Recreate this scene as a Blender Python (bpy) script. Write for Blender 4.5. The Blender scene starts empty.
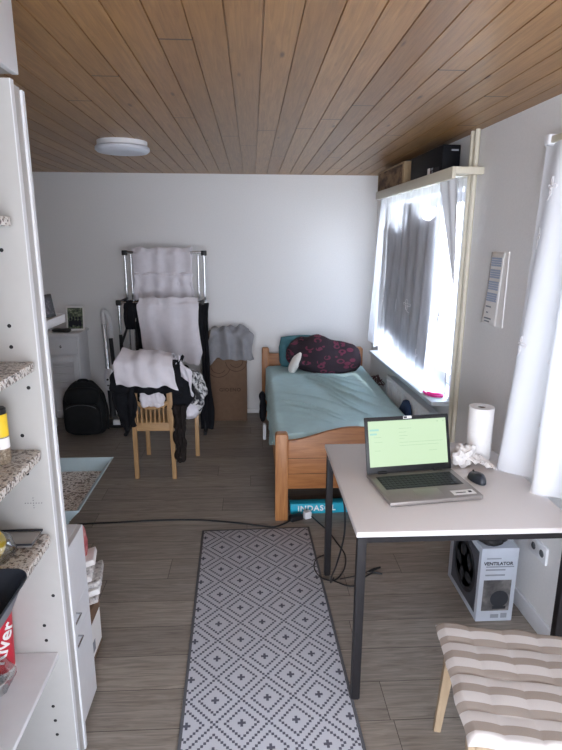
import bpy, bmesh, math, random
from mathutils import Vector, Matrix, noise
R = math.radians
EXP = 1.24
SC = bpy.context.scene
COL = SC.collection
WL = {}                      # world location of an object's origin

# ------------------------------------------------------------------ colour
def lin(c):
    c /= 255.0
    return c / 12.92 if c <= 0.04045 else ((c + 0.055) / 1.055) ** 2.4
def S(r, g, b): return (lin(r), lin(g), lin(b), 1.0)

# ------------------------------------------------------------------ materials
class Nodes:
    def __init__(s, name):
        s.m = bpy.data.materials.new(name); s.m.use_nodes = True
        s.t = s.m.node_tree; s.b = s.t.nodes['Principled BSDF']; s.out = s.t.nodes['Material Output']
    def new(s, kind, **kw):
        n = s.t.nodes.new(kind)
        for k, v in kw.items(): setattr(n, k, v)
        return n
    def link(s, a, b): s.t.links.new(a, b)
    def put(s, sock, v):
        if hasattr(v, 'is_output'): s.link(v, sock)
        else: sock.default_value = v
    def math(s, op, a, b=0.0, c=0.0):
        n = s.new('ShaderNodeMath', operation=op)
        s.put(n.inputs[0], a); s.put(n.inputs[1], b); s.put(n.inputs[2], c)
        return n.outputs[0]
    def coord(s, kind='Object'): return s.new('ShaderNodeTexCoord').outputs[kind]
    def sep(s, v):
        n = s.new('ShaderNodeSeparateXYZ'); s.link(v, n.inputs[0]); return n.outputs
    def comb(s, x, y, z):
        n = s.new('ShaderNodeCombineXYZ')
        for i, v in enumerate((x, y, z)): s.put(n.inputs[i], v)
        return n.outputs[0]
    def mapping(s, v, scale=(1, 1, 1), loc=(0, 0, 0), rot=(0, 0, 0)):
        n = s.new('ShaderNodeMapping'); s.link(v, n.inputs[0])
        n.inputs['Scale'].default_value = scale; n.inputs['Location'].default_value = loc
        n.inputs['Rotation'].default_value = rot
        return n.outputs[0]
    def noise(s, v, scale=5, detail=3, rough=0.5, dist=0.0):
        n = s.new('ShaderNodeTexNoise'); s.link(v, n.inputs['Vector'])
        n.inputs['Scale'].default_value = scale; n.inputs['Detail'].default_value = detail
        n.inputs['Roughness'].default_value = rough; n.inputs['Distortion'].default_value = dist
        return n.outputs[0]
    def voronoi(s, v, scale=5, feature='F1'):
        n = s.new('ShaderNodeTexVoronoi', feature=feature); s.link(v, n.inputs['Vector'])
        n.inputs['Scale'].default_value = scale
        return n
    def ramp(s, f, stops, interp='LINEAR'):
        n = s.new('ShaderNodeValToRGB'); s.link(f, n.inputs[0]); r = n.color_ramp; r.interpolation = interp
        while len(r.elements) < len(stops): r.elements.new(0.5)
        for e, (p, c) in zip(r.elements, stops): e.position = p; e.color = c
        return n.outputs[0]
    def mix(s, f, a, b, mode='MIX'):
        n = s.new('ShaderNodeMix', data_type='RGBA', blend_type=mode)
        s.put(n.inputs[0], f); s.put(n.inputs[6], a); s.put(n.inputs[7], b)
        return n.outputs[2]
    def bump(s, h, strength=0.3, dist=0.01):
        n = s.new('ShaderNodeBump'); n.inputs['Strength'].default_value = strength
        n.inputs['Distance'].default_value = dist; s.link(h, n.inputs['Height'])
        s.link(n.outputs[0], s.b.inputs['Normal'])
    def base(s, c): s.put(s.b.inputs['Base Color'], c)
    def rough(s, r): s.put(s.b.inputs['Roughness'], r)

def plain(name, c, rough=0.6, metal=0.0, var=0.06, bump=0.0, scale=30, spec=0.4):
    n = Nodes(name); v = n.coord()
    f = n.noise(v, scale, 3)
    d = tuple(max(0, x * (1 - var)) for x in c[:3]) + (1,); l = tuple(min(1, x * (1 + var)) for x in c[:3]) + (1,)
    n.base(n.ramp(f, [(0.3, d), (0.7, l)])); n.rough(rough)
    n.b.inputs['Metallic'].default_value = metal
    n.b.inputs['Specular IOR Level'].default_value = spec
    if bump: n.bump(f, bump, 0.004)
    return n.m
def fabric(name, c, weave=600, bump=0.25, rough=0.9, var=0.08, c2=None):
    n = Nodes(name); v = n.coord()
    f = n.noise(v, 14, 4); w = n.noise(v, weave, 2)
    d = c2 or tuple(x * (1 - 2 * var) for x in c[:3]) + (1,)
    n.base(n.ramp(f, [(0.35, d), (0.65, c)])); n.rough(rough)
    n.b.inputs['Specular IOR Level'].default_value = 0.2
    n.bump(n.math('ADD', n.math('MULTIPLY', n.noise(v, 22, 4), 1.0), n.math('MULTIPLY', w, 0.15)), bump, 0.02)
    return n.m
def wood(name, c1, c2, axis=1, scale=6, rough=0.45, knots=True):
    n = Nodes(name); v = n.coord()
    sc = [10, 10, 10]; sc[axis] = 0.9
    g = n.noise(n.mapping(v, tuple(sc)), scale, 5, 0.6, 0.6)
    col = n.ramp(g, [(0.3, c1), (0.7, c2)])
    if knots:
        ks = [5, 5, 5]; ks[axis] = 2.5
        k = n.voronoi(n.mapping(v, tuple(ks)), 1.0).outputs['Distance']
        col = n.mix(n.ramp(k, [(0.03, (1, 1, 1, 1)), (0.12, (0, 0, 0, 1))]), col, tuple(x * 0.35 for x in c1[:3]) + (1,))
    n.base(col); n.rough(rough); n.bump(g, 0.06, 0.004)
    return n.m

def ceiling_mat():
    n = Nodes('ceiling_boards'); v = n.coord(); x, y, z = n.sep(v)
    bi = n.math('FLOOR', n.math('DIVIDE', n.math('SUBTRACT', x, 0.038), 0.1085))
    wn = n.new('ShaderNodeTexWhiteNoise', noise_dimensions='1D'); n.link(bi, wn.inputs['W'])
    off = n.math('MULTIPLY', wn.outputs[0], 37.0)
    vv = n.comb(x, n.math('ADD', y, off), bi)
    g = n.noise(n.mapping(vv, (16, 0.8, 1)), 5, 5, 0.6, 0.8)
    fine = n.noise(n.mapping(vv, (120, 2.5, 1)), 4, 3, 0.6)
    col = n.ramp(g, [(0.25, S(136, 101, 64)), (0.5, S(166, 126, 80)), (0.75, S(188, 146, 95))])
    col = n.mix(n.math('MULTIPLY', fine, 0.35), col, S(122, 86, 56))
    tone = n.ramp(wn.outputs[0], [(0.0, S(212, 205, 196)), (1.0, S(255, 255, 255))])
    col = n.mix(0.8, col, tone, 'MULTIPLY')
    k = n.voronoi(n.mapping(vv, (9, 2.3, 1)), 1.0).outputs['Distance']
    col = n.mix(n.ramp(k, [(0.04, (0.85, 0.85, 0.85, 1)), (0.10, (0, 0, 0, 1))]), col, S(66, 40, 24))
    # butt joints between board lengths
    j = n.math('FRACT', n.math('DIVIDE', n.math('ADD', y, n.math('MULTIPLY', wn.outputs[0], 29.0)), 2.9))
    col = n.mix(n.ramp(j, [(0.0, (1, 1, 1, 1)), (0.0025, (0, 0, 0, 1))], 'CONSTANT'), col, S(52, 34, 22))
    n.base(col); n.rough(0.36); n.b.inputs['Specular IOR Level'].default_value = 0.5
    n.bump(n.math('ADD', g, n.math('MULTIPLY', fine, 0.4)), 0.08, 0.004)
    return n.m
def floor_mat():
    n = Nodes('floor_laminate'); v = n.coord(); x, y, z = n.sep(v)
    W, L = 0.19, 1.28
    row = n.math('FLOOR', n.math('DIVIDE', y, W))
    wr_ = n.new('ShaderNodeTexWhiteNoise', noise_dimensions='1D'); n.link(row, wr_.inputs['W'])
    xs = n.math('ADD', x, n.math('MULTIPLY', wr_.outputs[0], 9.0))
    ci = n.math('FLOOR', n.math('DIVIDE', xs, L))
    wb = n.new('ShaderNodeTexWhiteNoise', noise_dimensions='2D'); n.link(n.comb(row, ci, 0.0), wb.inputs['Vector'])
    bid = n.math('MULTIPLY', wb.outputs[0], 50.0)
    vv = n.comb(xs, y, bid)
    g = n.noise(n.mapping(vv, (1.2, 16, 1)), 4, 5, 0.6, 1.2)
    fine = n.noise(n.mapping(vv, (4, 110, 1)), 4, 3)
    col = n.ramp(g, [(0.28, S(128, 120, 113)), (0.5, S(160, 152, 143)), (0.75, S(188, 179, 169))])
    col = n.mix(n.math('MULTIPLY', fine, 0.35), col, S(116, 108, 100))
    tone = n.ramp(wb.outputs[0], [(0, S(226, 224, 223)), (1, S(255, 253, 250))])
    col = n.mix(1.0, col, tone, 'MULTIPLY')
    fy = n.math('FRACT', n.math('DIVIDE', y, W)); fx = n.math('FRACT', n.math('DIVIDE', xs, L))
    jl = n.math('MAXIMUM', n.math('LESS_THAN', fy, 0.014), n.math('LESS_THAN', fx, 0.002))
    n.base(n.mix(jl, col, S(66, 58, 52)))
    n.rough(0.42); n.b.inputs['Specular IOR Level'].default_value = 0.45
    n.bump(n.math('SUBTRACT', n.math('MULTIPLY', fine, 0.3), jl), 0.12, 0.003)
    return n.m
def rug_mat():
    n = Nodes('rug_weave'); v = n.coord(); x, y, z = n.sep(v)
    PX, PY, Q = 0.2070, 0.2250, 20.0
    qx = n.math('DIVIDE', n.math('FLOOR', n.math('MULTIPLY', n.math('DIVIDE', n.math('ADD', x, 0.1115), PX), Q)), Q)
    qy = n.math('DIVIDE', n.math('FLOOR', n.math('MULTIPLY', n.math('DIVIDE', y, PY), Q)), Q)
    u = n.math('ABSOLUTE', n.math('SUBTRACT', n.math('FRACT', qx), 0.5))
    w = n.math('ABSOLUTE', n.math('SUBTRACT', n.math('FRACT', qy), 0.5))
    d1 = n.math('ADD', u, w)
    d = n.math('MINIMUM', d1, n.math('SUBTRACT', 1.0, d1))          # both nested lattices share the ring distance
    inside = n.math('LESS_THAN', d1, 0.5)
    lat = n.math('GREATER_THAN', d, 0.475)
    ring = n.math('LESS_THAN', n.math('ABSOLUTE', n.math('SUBTRACT', d, 0.30)), 0.02)
    # plus sign at every diamond centre
    uu = n.math('MINIMUM', u, n.math('SUBTRACT', 0.5, u)); ww = n.math('MINIMUM', w, n.math('SUBTRACT', 0.5, w))
    near = n.math('LESS_THAN', d, 0.07)
    plus = n.math('MULTIPLY', near, n.math('LESS_THAN', n.math('MINIMUM', uu, ww), 0.06))
    m = n.math('MAXIMUM', n.math('MAXIMUM', lat, ring), plus)
    bd = n.math('GREATER_THAN', n.math('ABSOLUTE', x), 0.325)
    be = n.math('GREATER_THAN', n.math('ABSOLUTE', y), 0.985)
    th = n.noise(n.mapping(v, (900, 250, 1)), 1, 2)
    light = n.mix(th, S(180, 182, 190), S(206, 207, 214)); dark = n.mix(th, S(76, 77, 90), S(98, 98, 110))
    col = n.mix(m, light, dark)
    col = n.mix(n.math('MAXIMUM', bd, be), col, S(92, 93, 98))
    n.base(col); n.rough(0.95); n.bump(n.math('ADD', th, m), 0.25, 0.002)
    return n.m
def terrazzo_mat(dark=True):
    n = Nodes('terrazzo_pattern'); v = n.coord()
    a = n.noise(v, 75, 2, 0.5); b = n.noise(n.mapping(v, loc=(3, 1, 7)), 130, 2, 0.5)
    col = n.ramp(a, [(0.0, S(96, 90, 86)), (0.38, S(160, 146, 134)), (0.45, S(218, 214, 209)), (0.64, S(196, 180, 166))], 'CONSTANT')
    col = n.mix(n.math('GREATER_THAN', b, 0.61), col, S(58, 54, 52))
    n.base(col); n.rough(0.3)
    return n.m
def sheer_mat(name, tr=0.38, col=(0.9, 0.91, 0.95, 1), tl_=0.5):
    n = Nodes(name); v = n.coord()
    w = n.noise(n.mapping(v, (1, 1, 0.2)), 30, 3)
    t = n.new('ShaderNodeBsdfTransparent'); tl = n.new('ShaderNodeBsdfTranslucent'); df = n.new('ShaderNodeBsdfDiffuse')
    tl.inputs[0].default_value = col; df.inputs[0].default_value = col
    m1 = n.new('ShaderNodeMixShader'); m1.inputs[0].default_value = tl_
    n.link(df.outputs[0], m1.inputs[1]); n.link(tl.outputs[0], m1.inputs[2])
    m2 = n.new('ShaderNodeMixShader'); n.link(n.ramp(w, [(0.3, (1 - tr * 1.15,) * 3 + (1,)), (0.7, (1 - tr * 0.85,) * 3 + (1,))]), m2.inputs[0])
    n.link(t.outputs[0], m2.inputs[1]); n.link(m1.outputs[0], m2.inputs[2])
    n.link(m2.outputs[0], n.out.inputs[0])
    return n.m
def glass_mat(name='window_glass', refl=0.06, tint=(0.97, 0.98, 1, 1)):
    n = Nodes(name); t = n.new('ShaderNodeBsdfTransparent'); t.inputs[0].default_value = tint
    g = n.new('ShaderNodeBsdfGlossy'); g.inputs['Roughness'].default_value = 0.03
    lw = n.new('ShaderNodeLayerWeight'); lw.inputs[0].default_value = 0.2
    m = n.new('ShaderNodeMixShader'); n.link(n.math('ADD', n.math('MULTIPLY', lw.outputs['Fresnel'], 0.4), refl * 0.3), m.inputs[0])
    n.link(t.outputs[0], m.inputs[1]); n.link(g.outputs[0], m.inputs[2]); n.link(m.outputs[0], n.out.inputs[0])
    return n.m
def stripes_mat():
    n = Nodes('cushion_stripes'); v = n.coord(); x, y, z = n.sep(v)
    f = n.math('FRACT', n.math('ADD', n.math('DIVIDE', y, 0.0700), 0.55))
    th = n.noise(n.mapping(v, (700, 700, 700)), 1, 2)
    a = n.mix(th, S(206, 201, 198), S(222, 217, 214)); b = n.mix(th, S(158, 147, 138), S(176, 165, 156))
    n.base(n.mix(n.math('LESS_THAN', f, 0.46), a, b)); n.rough(0.95); n.bump(th, 0.2, 0.001)
    n.b.inputs['Specular IOR Level'].default_value = 0.15
    return n.m
def leafy_mat():
    n = Nodes('maroon_leaf_print'); v = n.coord()
    w = n.noise(v, 6, 2); vv = n.mapping(v, (1, 1, 1))
    vo = n.voronoi(n.mapping(v, (1.0, 1.0, 1.7), rot=(0, 0.6, 0)), 11)
    d = vo.outputs['Distance']
    ring = n.math('LESS_THAN', n.math('ABSOLUTE', n.math('SUBTRACT', d, 0.33)), 0.10)
    ang = n.math('GREATER_THAN', n.noise(v, 17, 1), 0.42)
    n.base(n.mix(n.math('MULTIPLY', ring, ang), n.mix(w, S(42, 36, 44), S(62, 50, 56)), S(112, 54, 74)))
    n.rough(0.85); n.b.inputs['Specular IOR Level'].default_value = 0.2
    n.bump(n.noise(v, 16, 4), 0.3, 0.02)
    return n.m
def print_mat(name, cols, scale=20, rough=0.5, mapping=(1, 1, 1)):
    n = Nodes(name); v = n.mapping(n.coord(), mapping)
    f = n.noise(v, scale, 3, 0.6); k = len(cols)
    n.base(n.ramp(f, [(0.3 + 0.4 * i / max(1, k - 1), c) for i, c in enumerate(cols)])); n.rough(rough)
    return n.m
def emit_mat(name, c, strength):
    n = Nodes(name); n.base((0.02, 0.02, 0.02, 1)); n.rough(0.3)
    n.b.inputs['Emission Color'].default_value = c; n.b.inputs['Emission Strength'].default_value = strength
    return n.m

M = dict(
    wall=plain('plaster_white', S(232, 231, 230), 0.9, bump=0.15, scale=90, var=0.02, spec=0.2),
    ceil=ceiling_mat(), floor=floor_mat(), rug=rug_mat(),
    white=plain('white_lacquer', S(222, 223, 226), 0.4, var=0.015),
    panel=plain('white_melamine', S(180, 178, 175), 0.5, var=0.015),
    cream=plain('cream_paint', S(212, 205, 186), 0.4, var=0.02),
    sillm=plain('sill_stone', S(196, 205, 212), 0.3, var=0.03),
    hole=plain('hole_black', S(22, 22, 24), 0.8),
    terr=terrazzo_mat(), trayb=plain('pale_blue_plastic', S(176, 196, 202), 0.4, var=0.02),
    pine=wood('orange_pine', S(146, 92, 50), S(178, 120, 70), 0, 5),
    pinev=wood('orange_pine_upright', S(152, 98, 56), S(188, 132, 82), 2, 5),
    piney=wood('orange_pine_rail', S(170, 108, 58), S(200, 140, 84), 1, 5),
    oak=wood('light_beech', S(172, 134, 92), S(196, 160, 116), 2, 5, knots=False),
    pale=wood('pale_birch', S(156, 134, 108), S(180, 158, 130), 2, 5, knots=False),
    oaks=wood('light_beech_rail', S(172, 134, 92), S(196, 160, 116), 0, 5, knots=False),
    tabletop=plain('table_laminate', S(224, 218, 215), 0.38, var=0.012, scale=200),
    tableedge=plain('table_edge_band', S(218, 214, 212), 0.4, var=0.01),
    blacksteel=plain('black_steel', S(36, 34, 36), 0.5, var=0.05, spec=0.22),
    chrome=plain('chrome', S(205, 206, 208), 0.2, 1.0, var=0.02),
    blackpl=plain('black_plastic', S(30, 30, 32), 0.45, var=0.1),
    greypl=plain('grey_plastic', S(90, 92, 96), 0.45, var=0.05),
    silver=plain('silver_plastic', S(150, 144, 140), 0.38, 0.35, var=0.03),
    whitepl=plain('white_plastic', S(228, 229, 232), 0.35, var=0.015),
    lampw=plain('lamp_diffuser', S(216, 220, 228), 0.35, var=0.01),
    keys=plain('key_caps', S(44, 46, 54), 0.5, var=0.05),
    screen=emit_mat('lit_screen', (0.68, 0.89, 0.60, 1), 0.93 / 2 ** EXP),
    screentx=emit_mat('lit_screen_text', (0.50, 0.70, 0.46, 1), 0.93 / 2 ** EXP),
    screenbl=emit_mat('lit_screen_link', (0.40, 0.76, 0.68, 1), 0.93 / 2 ** EXP),
    paper=plain('paper_white', S(238, 236, 234), 0.85, var=0.02, bump=0.2, scale=60, spec=0.15),
    print=plain('ink_grey', S(140, 144, 152), 0.8), ink=plain('ink_dark', S(40, 42, 50), 0.8),
    calblue=plain('calendar_blue', S(176, 186, 206), 0.8, var=0.14, scale=300),
    tissue=fabric('tissue_paper', S(240, 236, 233), 300, 0.4, var=0.03),
    card=plain('cardboard_brown', S(118, 95, 78), 0.85, var=0.06, spec=0.15),
    cardl=plain('cardboard_tan', S(166, 144, 114), 0.85, var=0.05, spec=0.15),
    cartonb=plain('carton_black', S(13, 14, 19), 0.6, spec=0.15), cardpr=print_mat('carton_print', [S(150, 124, 92), S(140, 112, 84), S(92, 70, 56), S(70, 54, 46)], 9, 0.85, (1, .6, 1.4)),
    cardink=plain('cardboard_ink', S(78, 58, 46), 0.85),
    sheet=fabric('teal_bed_sheet', S(186, 214, 216), 500, 0.14, var=0.03),
    teal=fabric('teal_pillow_case', S(84, 130, 140), 500, 0.3),
    leafy=leafy_mat(), pillw=fabric('white_pillow', S(226, 222, 216), 400, 0.3, var=0.04),
    wshirt=fabric('white_cotton', S(232, 228, 234), 700, 0.22, var=0.03),
    bcloth=fabric('black_cloth', S(30, 31, 36), 500, 0.3, var=0.15),
    brcloth=fabric('dark_brown_cloth', S(42, 36, 34), 500, 0.3, var=0.1),
    gshirt=fabric('grey_cotton', S(150, 150, 154), 600, 0.25, var=0.06),
    pattern=print_mat('black_white_print', [S(38, 38, 42), S(44, 44, 50), S(215, 215, 215), S(228, 226, 226)], 24, 0.9),
    navy=fabric('navy_cloth', S(56, 76, 112), 400, 0.3),
    packm=fabric('backpack_nylon', S(36, 38, 40), 900, 0.2, 0.7, var=0.1),
    sheer=sheer_mat('sheer_curtain', 0.42), sheer2=sheer_mat('sheer_curtain_dense', 0.015, (.80, .815, .85, 1), 0.075),
    emb=fabric('embroidery_thread', S(240, 238, 240), 300, 0.2),
    blind=fabric('grey_blind_cloth', S(160, 158, 164), 500, 0.15),
    glass=glass_mat(), stripes=stripes_mat(),
    fan=plain('white_carton', S(184, 190, 200), 0.6, var=0.02),
    fanpic=print_mat('carton_photo', [S(62, 62, 64), S(96, 94, 94), S(134, 130, 128)], 14),
    fandark=plain('print_dark_grey', S(46, 48, 54), 0.6), fanmid=plain('print_mid_grey', S(78, 80, 88), 0.6),
    cyan=plain('turquoise_carton', S(40, 172, 198), 0.5, var=0.03),
    pink=plain('pink_plastic', S(226, 40, 140), 0.4), tinm=plain('tin_grey', S(150, 146, 142), 0.4, var=0.03), red=plain('red_cup_paper', S(196, 36, 56), 0.45, var=0.03),
    yellow=plain('yellow_plastic', S(232, 196, 40), 0.4), spice=print_mat('spice_grains', [S(96, 82, 66), S(140, 124, 104), S(176, 166, 150)], 160),
    pan=plain('dark_nonstick', S(46, 50, 58), 0.35, var=0.06), panside=plain('pan_grey_enamel', S(98, 104, 114), 0.4, var=0.04),
    bagcl=glass_mat('clear_plastic_film', 0.9, (0.86, 0.9, 0.92, 1)),
    photo=print_mat('group_photo', [S(40, 48, 44), S(70, 82, 66), S(120, 132, 104), S(178, 178, 170)], 34),
    photod=print_mat('dark_photo', [S(20, 20, 24), S(48, 46, 52), S(110, 100, 104)], 40),
    news=print_mat('newsprint', [S(120, 116, 116), S(196, 192, 190), S(222, 218, 214)], 60, 0.8),
    pinkbag=print_mat('pink_wrap', [S(150, 62, 72), S(196, 104, 108), S(214, 168, 160)], 20, 0.5),
    ground=plain('outdoor_paving', S(190, 188, 180), 0.9, var=0.08),
)

# ------------------------------------------------------------------ bmesh helpers
def merge(bm, t):
    me = bpy.data.meshes.new('t'); t.to_mesh(me); bm.from_mesh(me); t.free(); bpy.data.meshes.remove(me)
def box(bm, x0, x1, y0, y1, z0, z1, bev=0.0, seg=2, mat=None):
    t = bmesh.new(); bmesh.ops.create_cube(t, size=1)
    for v in t.verts:
        v.co = Vector((x0 + (v.co.x + .5) * (x1 - x0), y0 + (v.co.y + .5) * (y1 - y0), z0 + (v.co.z + .5) * (z1 - z0)))
    if bev: bmesh.ops.bevel(t, geom=list(t.edges), offset=bev, segments=seg, affect='EDGES', profile=0.5)
    if mat is not None: t.transform(mat)
    merge(bm, t); return bm
def B(*a, **k): return box(bmesh.new(), *a, **k)
def tube(bm, pts, r, seg=10, closed=False):
    pts = [Vector(p) for p in pts]; n = len(pts); rings = []
    rs = r if isinstance(r, (list, tuple)) else [r] * n
    prev = None
    for i, p in enumerate(pts):
        a = pts[i - 1] if (i > 0 or closed) else p; b = pts[(i + 1) % n] if (i < n - 1 or closed) else p
        t = (b - a).normalized()
        if prev is None:
            ref = Vector((0, 0, 1)) if abs(t.z) < .9 else Vector((1, 0, 0)); x = t.cross(ref).normalized()
        else: x = (prev - t * prev.dot(t)).normalized()
        prev = x; y = t.cross(x)
        rings.append([bm.verts.new(p + (x * math.cos(2 * math.pi * k / seg) + y * math.sin(2 * math.pi * k / seg)) * rs[i]) for k in range(seg)])
    for i in range(n if closed else n - 1):
        A, Bq = rings[i], rings[(i + 1) % n]
        for k in range(seg): bm.faces.new((A[k], A[(k + 1) % seg], Bq[(k + 1) % seg], Bq[k]))
    if not closed: bm.faces.new(rings[0][::-1]); bm.faces.new(rings[-1])
    return bm
def T(*a, **k): return tube(bmesh.new(), *a, **k)
def spline(pts, n=8):
    pts = [Vector(p) for p in pts]; out = []
    for i in range(len(pts) - 1):
        p0 = pts[max(0, i - 1)]; p1 = pts[i]; p2 = pts[i + 1]; p3 = pts[min(len(pts) - 1, i + 2)]
        for k in range(n):
            t = k / n
            out.append(0.5 * (2 * p1 + (p2 - p0) * t + (2 * p0 - 5 * p1 + 4 * p2 - p3) * t * t + (3 * p1 - p0 - 3 * p2 + p3) * t ** 3))
    out.append(pts[-1]); return out
def lathe(bm, prof, c, seg=32, axis='z', mat=None):
    t = bmesh.new(); rings = []
    for r, h in prof:
        rings.append([t.verts.new((r * math.cos(2 * math.pi * k / seg), r * math.sin(2 * math.pi * k / seg), h)) for k in range(seg)])
    for i in range(len(prof) - 1):
        for k in range(seg): t.faces.new((rings[i][k], rings[i][(k + 1) % seg], rings[i + 1][(k + 1) % seg], rings[i + 1][k]))
    t.faces.new(rings[0][::-1]); t.faces.new(rings[-1])
    if axis == 'y': t.transform(Matrix.Rotation(R(90), 4, 'X'))
    if axis == 'x': t.transform(Matrix.Rotation(R(90), 4, 'Y'))
    if mat is not None: t.transform(mat)
    t.transform(Matrix.Translation(c)); merge(bm, t); return bm
def LA(*a, **k): return lathe(bmesh.new(), *a, **k)
def prism(bm, poly, axis, a, b, bev=0.0):
    t = bmesh.new()
    f = {'x': lambda u, v, w: (w, u, v), 'y': lambda u, v, w: (u, w, v), 'z': lambda u, v, w: (u, v, w)}[axis]
    lo = [t.verts.new(f(u, v, a)) for u, v in poly]; hi = [t.verts.new(f(u, v, b)) for u, v in poly]
    t.faces.new(lo); t.faces.new(hi[::-1]); n = len(poly)
    for i in range(n): t.faces.new((lo[i], hi[i], hi[(i + 1) % n], lo[(i + 1) % n]))
    bmesh.ops.recalc_face_normals(t, faces=t.faces)
    if bev: bmesh.ops.bevel(t, geom=list(t.edges), offset=bev, segments=2, affect='EDGES', profile=0.5)
    merge(bm, t); return bm
def blob(bm, c, rad, e=0.5, nu=40, nv=28, amp=0.0, freq=6.0, seed=0, rot=None, e2=None):
    """super-ellipsoid with noise"""
    e2 = e2 or e
    t = bmesh.new(); sg = lambda v, p: math.copysign(abs(v) ** p, v); rows = []
    for j in range(1, nv):
        ph = -math.pi / 2 + math.pi * j / nv; row = []
        for i in range(nu):
            th = 2 * math.pi * i / nu
            q = Vector((sg(math.cos(ph), e2) * sg(math.cos(th), e) * rad[0], sg(math.cos(ph), e2) * sg(math.sin(th), e) * rad[1], sg(math.sin(ph), e2) * rad[2]))
            row.append(t.verts.new(q))
        rows.append(row)
    bot = t.verts.new((0, 0, -rad[2])); top = t.verts.new((0, 0, rad[2]))
    for j in range(len(rows) - 1):
        for i in range(nu): t.faces.new((rows[j][i], rows[j][(i + 1) % nu], rows[j + 1][(i + 1) % nu], rows[j + 1][i]))
    for i in range(nu):
        t.faces.new((bot, rows[0][(i + 1) % nu], rows[0][i])); t.faces.new((top, rows[-1][i], rows[-1][(i + 1) % nu]))
    if amp:
        t.normal_update(); mv = []
        for v in t.verts:
            s = noise.noise(v.co * freq + Vector((seed * 3.1, seed * 1.7, 0))) + 0.5 * noise.noise(v.co * freq * 2.3 + Vector((seed, 9, 3)))
            mv.append(v.normal * s * amp)
        for v, d in zip(t.verts, mv): v.co += d
    if rot is not None: t.transform(rot)
    t.transform(Matrix.Translation(c)); merge(bm, t); return bm
def BL(*a, **k): return blob(bmesh.new(), *a, **k)
def grid(fn, nu, nv):
    bm = bmesh.new()
    vs = [[bm.verts.new(fn(i / nu, j / nv)) for i in range(nu + 1)] for j in range(nv + 1)]
    for j in range(nv):
        for i in range(nu): bm.faces.new((vs[j][i], vs[j][i + 1], vs[j + 1][i + 1], vs[j + 1][i]))
    return bm
def lerp_list(L, t):
    k = t * (len(L) - 1); i = min(int(k), len(L) - 2); f = k - i
    return L[i] + (L[i + 1] - L[i]) * f
def drape(path, widths, across=(1, 0, 0), fold=0.012, nf=7, amp=0.01, seed=1, nu=48, nv=44, hem=0.0, center=None, ramp=True, sag=0.0):
    """cloth sheet swept along a path of 3D points; widths = half widths along it"""
    P = spline(path, 10); P2 = [Vector(p) for p in P]; ac = Vector(across).normalized()
    def fn(u, v):
        c = lerp_list(P2, v); c2 = lerp_list(P2, min(1, v + .02)); c1 = lerp_list(P2, max(0, v - .02))
        tg = (c2 - c1); tg = tg.normalized() if tg.length > 1e-6 else Vector((0, 0, -1))
        n = ac.cross(tg).normalized(); w = lerp_list(widths, v); s = (u - .5) * 2
        k = v if ramp else 1.0
        wave = math.sin(s * nf + seed * 2.1 + 1.3 * noise.noise(Vector((s * 2, v * 2, seed)))) * fold * (0.25 + 0.75 * k)
        q = c + ac * (w * s) + n * wave
        q += n * amp * noise.noise(Vector((s * 3 + seed, v * 6, seed * 2.0))) + ac * amp * 1.2 * noise.noise(Vector((v * 5, seed * 1.3, s))) * abs(s)
        q.z += hem * noise.noise(Vector((s * 2.5, seed, 0))) * max(0, (v - .6) / .4) - sag * (1 - s * s) * 0 - sag * s * s
        return q
    return grid(fn, nu, nv)

# ------------------------------------------------------------------ object helpers
TH = 0.028; WO = Vector((1.32, 2.6, 0))
WR = Matrix.Translation(WO) @ Matrix.Rotation(TH, 4, 'Z') @ Matrix.Translation(-WO)     # the window wall is not quite square to the room
def W(x, y, z): return tuple(WR @ Vector((x, y, z)))
def obj(name, bm, mat, parent=None, wr=False, smooth=None, solid=0.0, sub=0, loc=None):
    if wr: bm.transform(WR)
    if parent is not None: L = WL[parent.name]
    elif loc is not None: L = Vector(loc)
    else:
        xs = [v.co for v in bm.verts]
        L = Vector((sum(c.x for c in xs) / len(xs), sum(c.y for c in xs) / len(xs), min(c.z for c in xs)))
    bm.transform(Matrix.Translation(-L))
    bmesh.ops.recalc_face_normals(bm, faces=bm.faces)
    me = bpy.data.meshes.new(name); bm.to_mesh(me); bm.free(); me.materials.append(mat)
    o = bpy.data.objects.new(name, me); COL.objects.link(o)
    if parent is not None: o.parent = parent; WL[o.name] = L
    else: o.location = L; WL[o.name] = L
    if smooth is None: smooth = 40
    if smooth:
        for p in me.polygons: p.use_smooth = True
        me.set_sharp_from_angle(angle=R(smooth))
    if solid:
        m = o.modifiers.new('thickness', 'SOLIDIFY'); m.thickness = solid; m.offset = 0
    if sub:
        m = o.modifiers.new('smooth', 'SUBSURF'); m.levels = sub; m.render_levels = sub
    return o
def tag(o, label, cat, group=None):
    o['label'] = label; o['category'] = cat
    if group: o['group'] = group
    return o
def thing(name, label, cat, loc, group=None, wr=False):
    o = bpy.data.objects.new(name, None); COL.objects.link(o)
    o.location = WR @ Vector(loc) if wr else Vector(loc)
    o.empty_display_size = 0.1; WL[o.name] = Vector(o.location)
    return tag(o, label, cat, group)
def struct(name, bm, mat, parent=None, **k):
    o = obj(name, bm, mat, parent, **k)
    if parent is None: o['kind'] = 'structure'
    return o
def text_bm(s, size, mat4, extrude=0.0006, bold=0.0, space=1.0):
    cu = bpy.data.curves.new('t', 'FONT'); cu.body = s; cu.size = size; cu.extrude = extrude; cu.offset = bold
    cu.align_x = 'CENTER'; cu.align_y = 'CENTER'; cu.space_character = space; cu.resolution_u = 3
    o = bpy.data.objects.new('t', cu); COL.objects.link(o)
    dg = bpy.context.evaluated_depsgraph_get(); me = bpy.data.meshes.new_from_object(o.evaluated_get(dg))
    bm = bmesh.new(); bm.from_mesh(me); bm.transform(mat4)
    bpy.data.objects.remove(o); bpy.data.curves.remove(cu); bpy.data.meshes.remove(me)
    return bm
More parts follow.
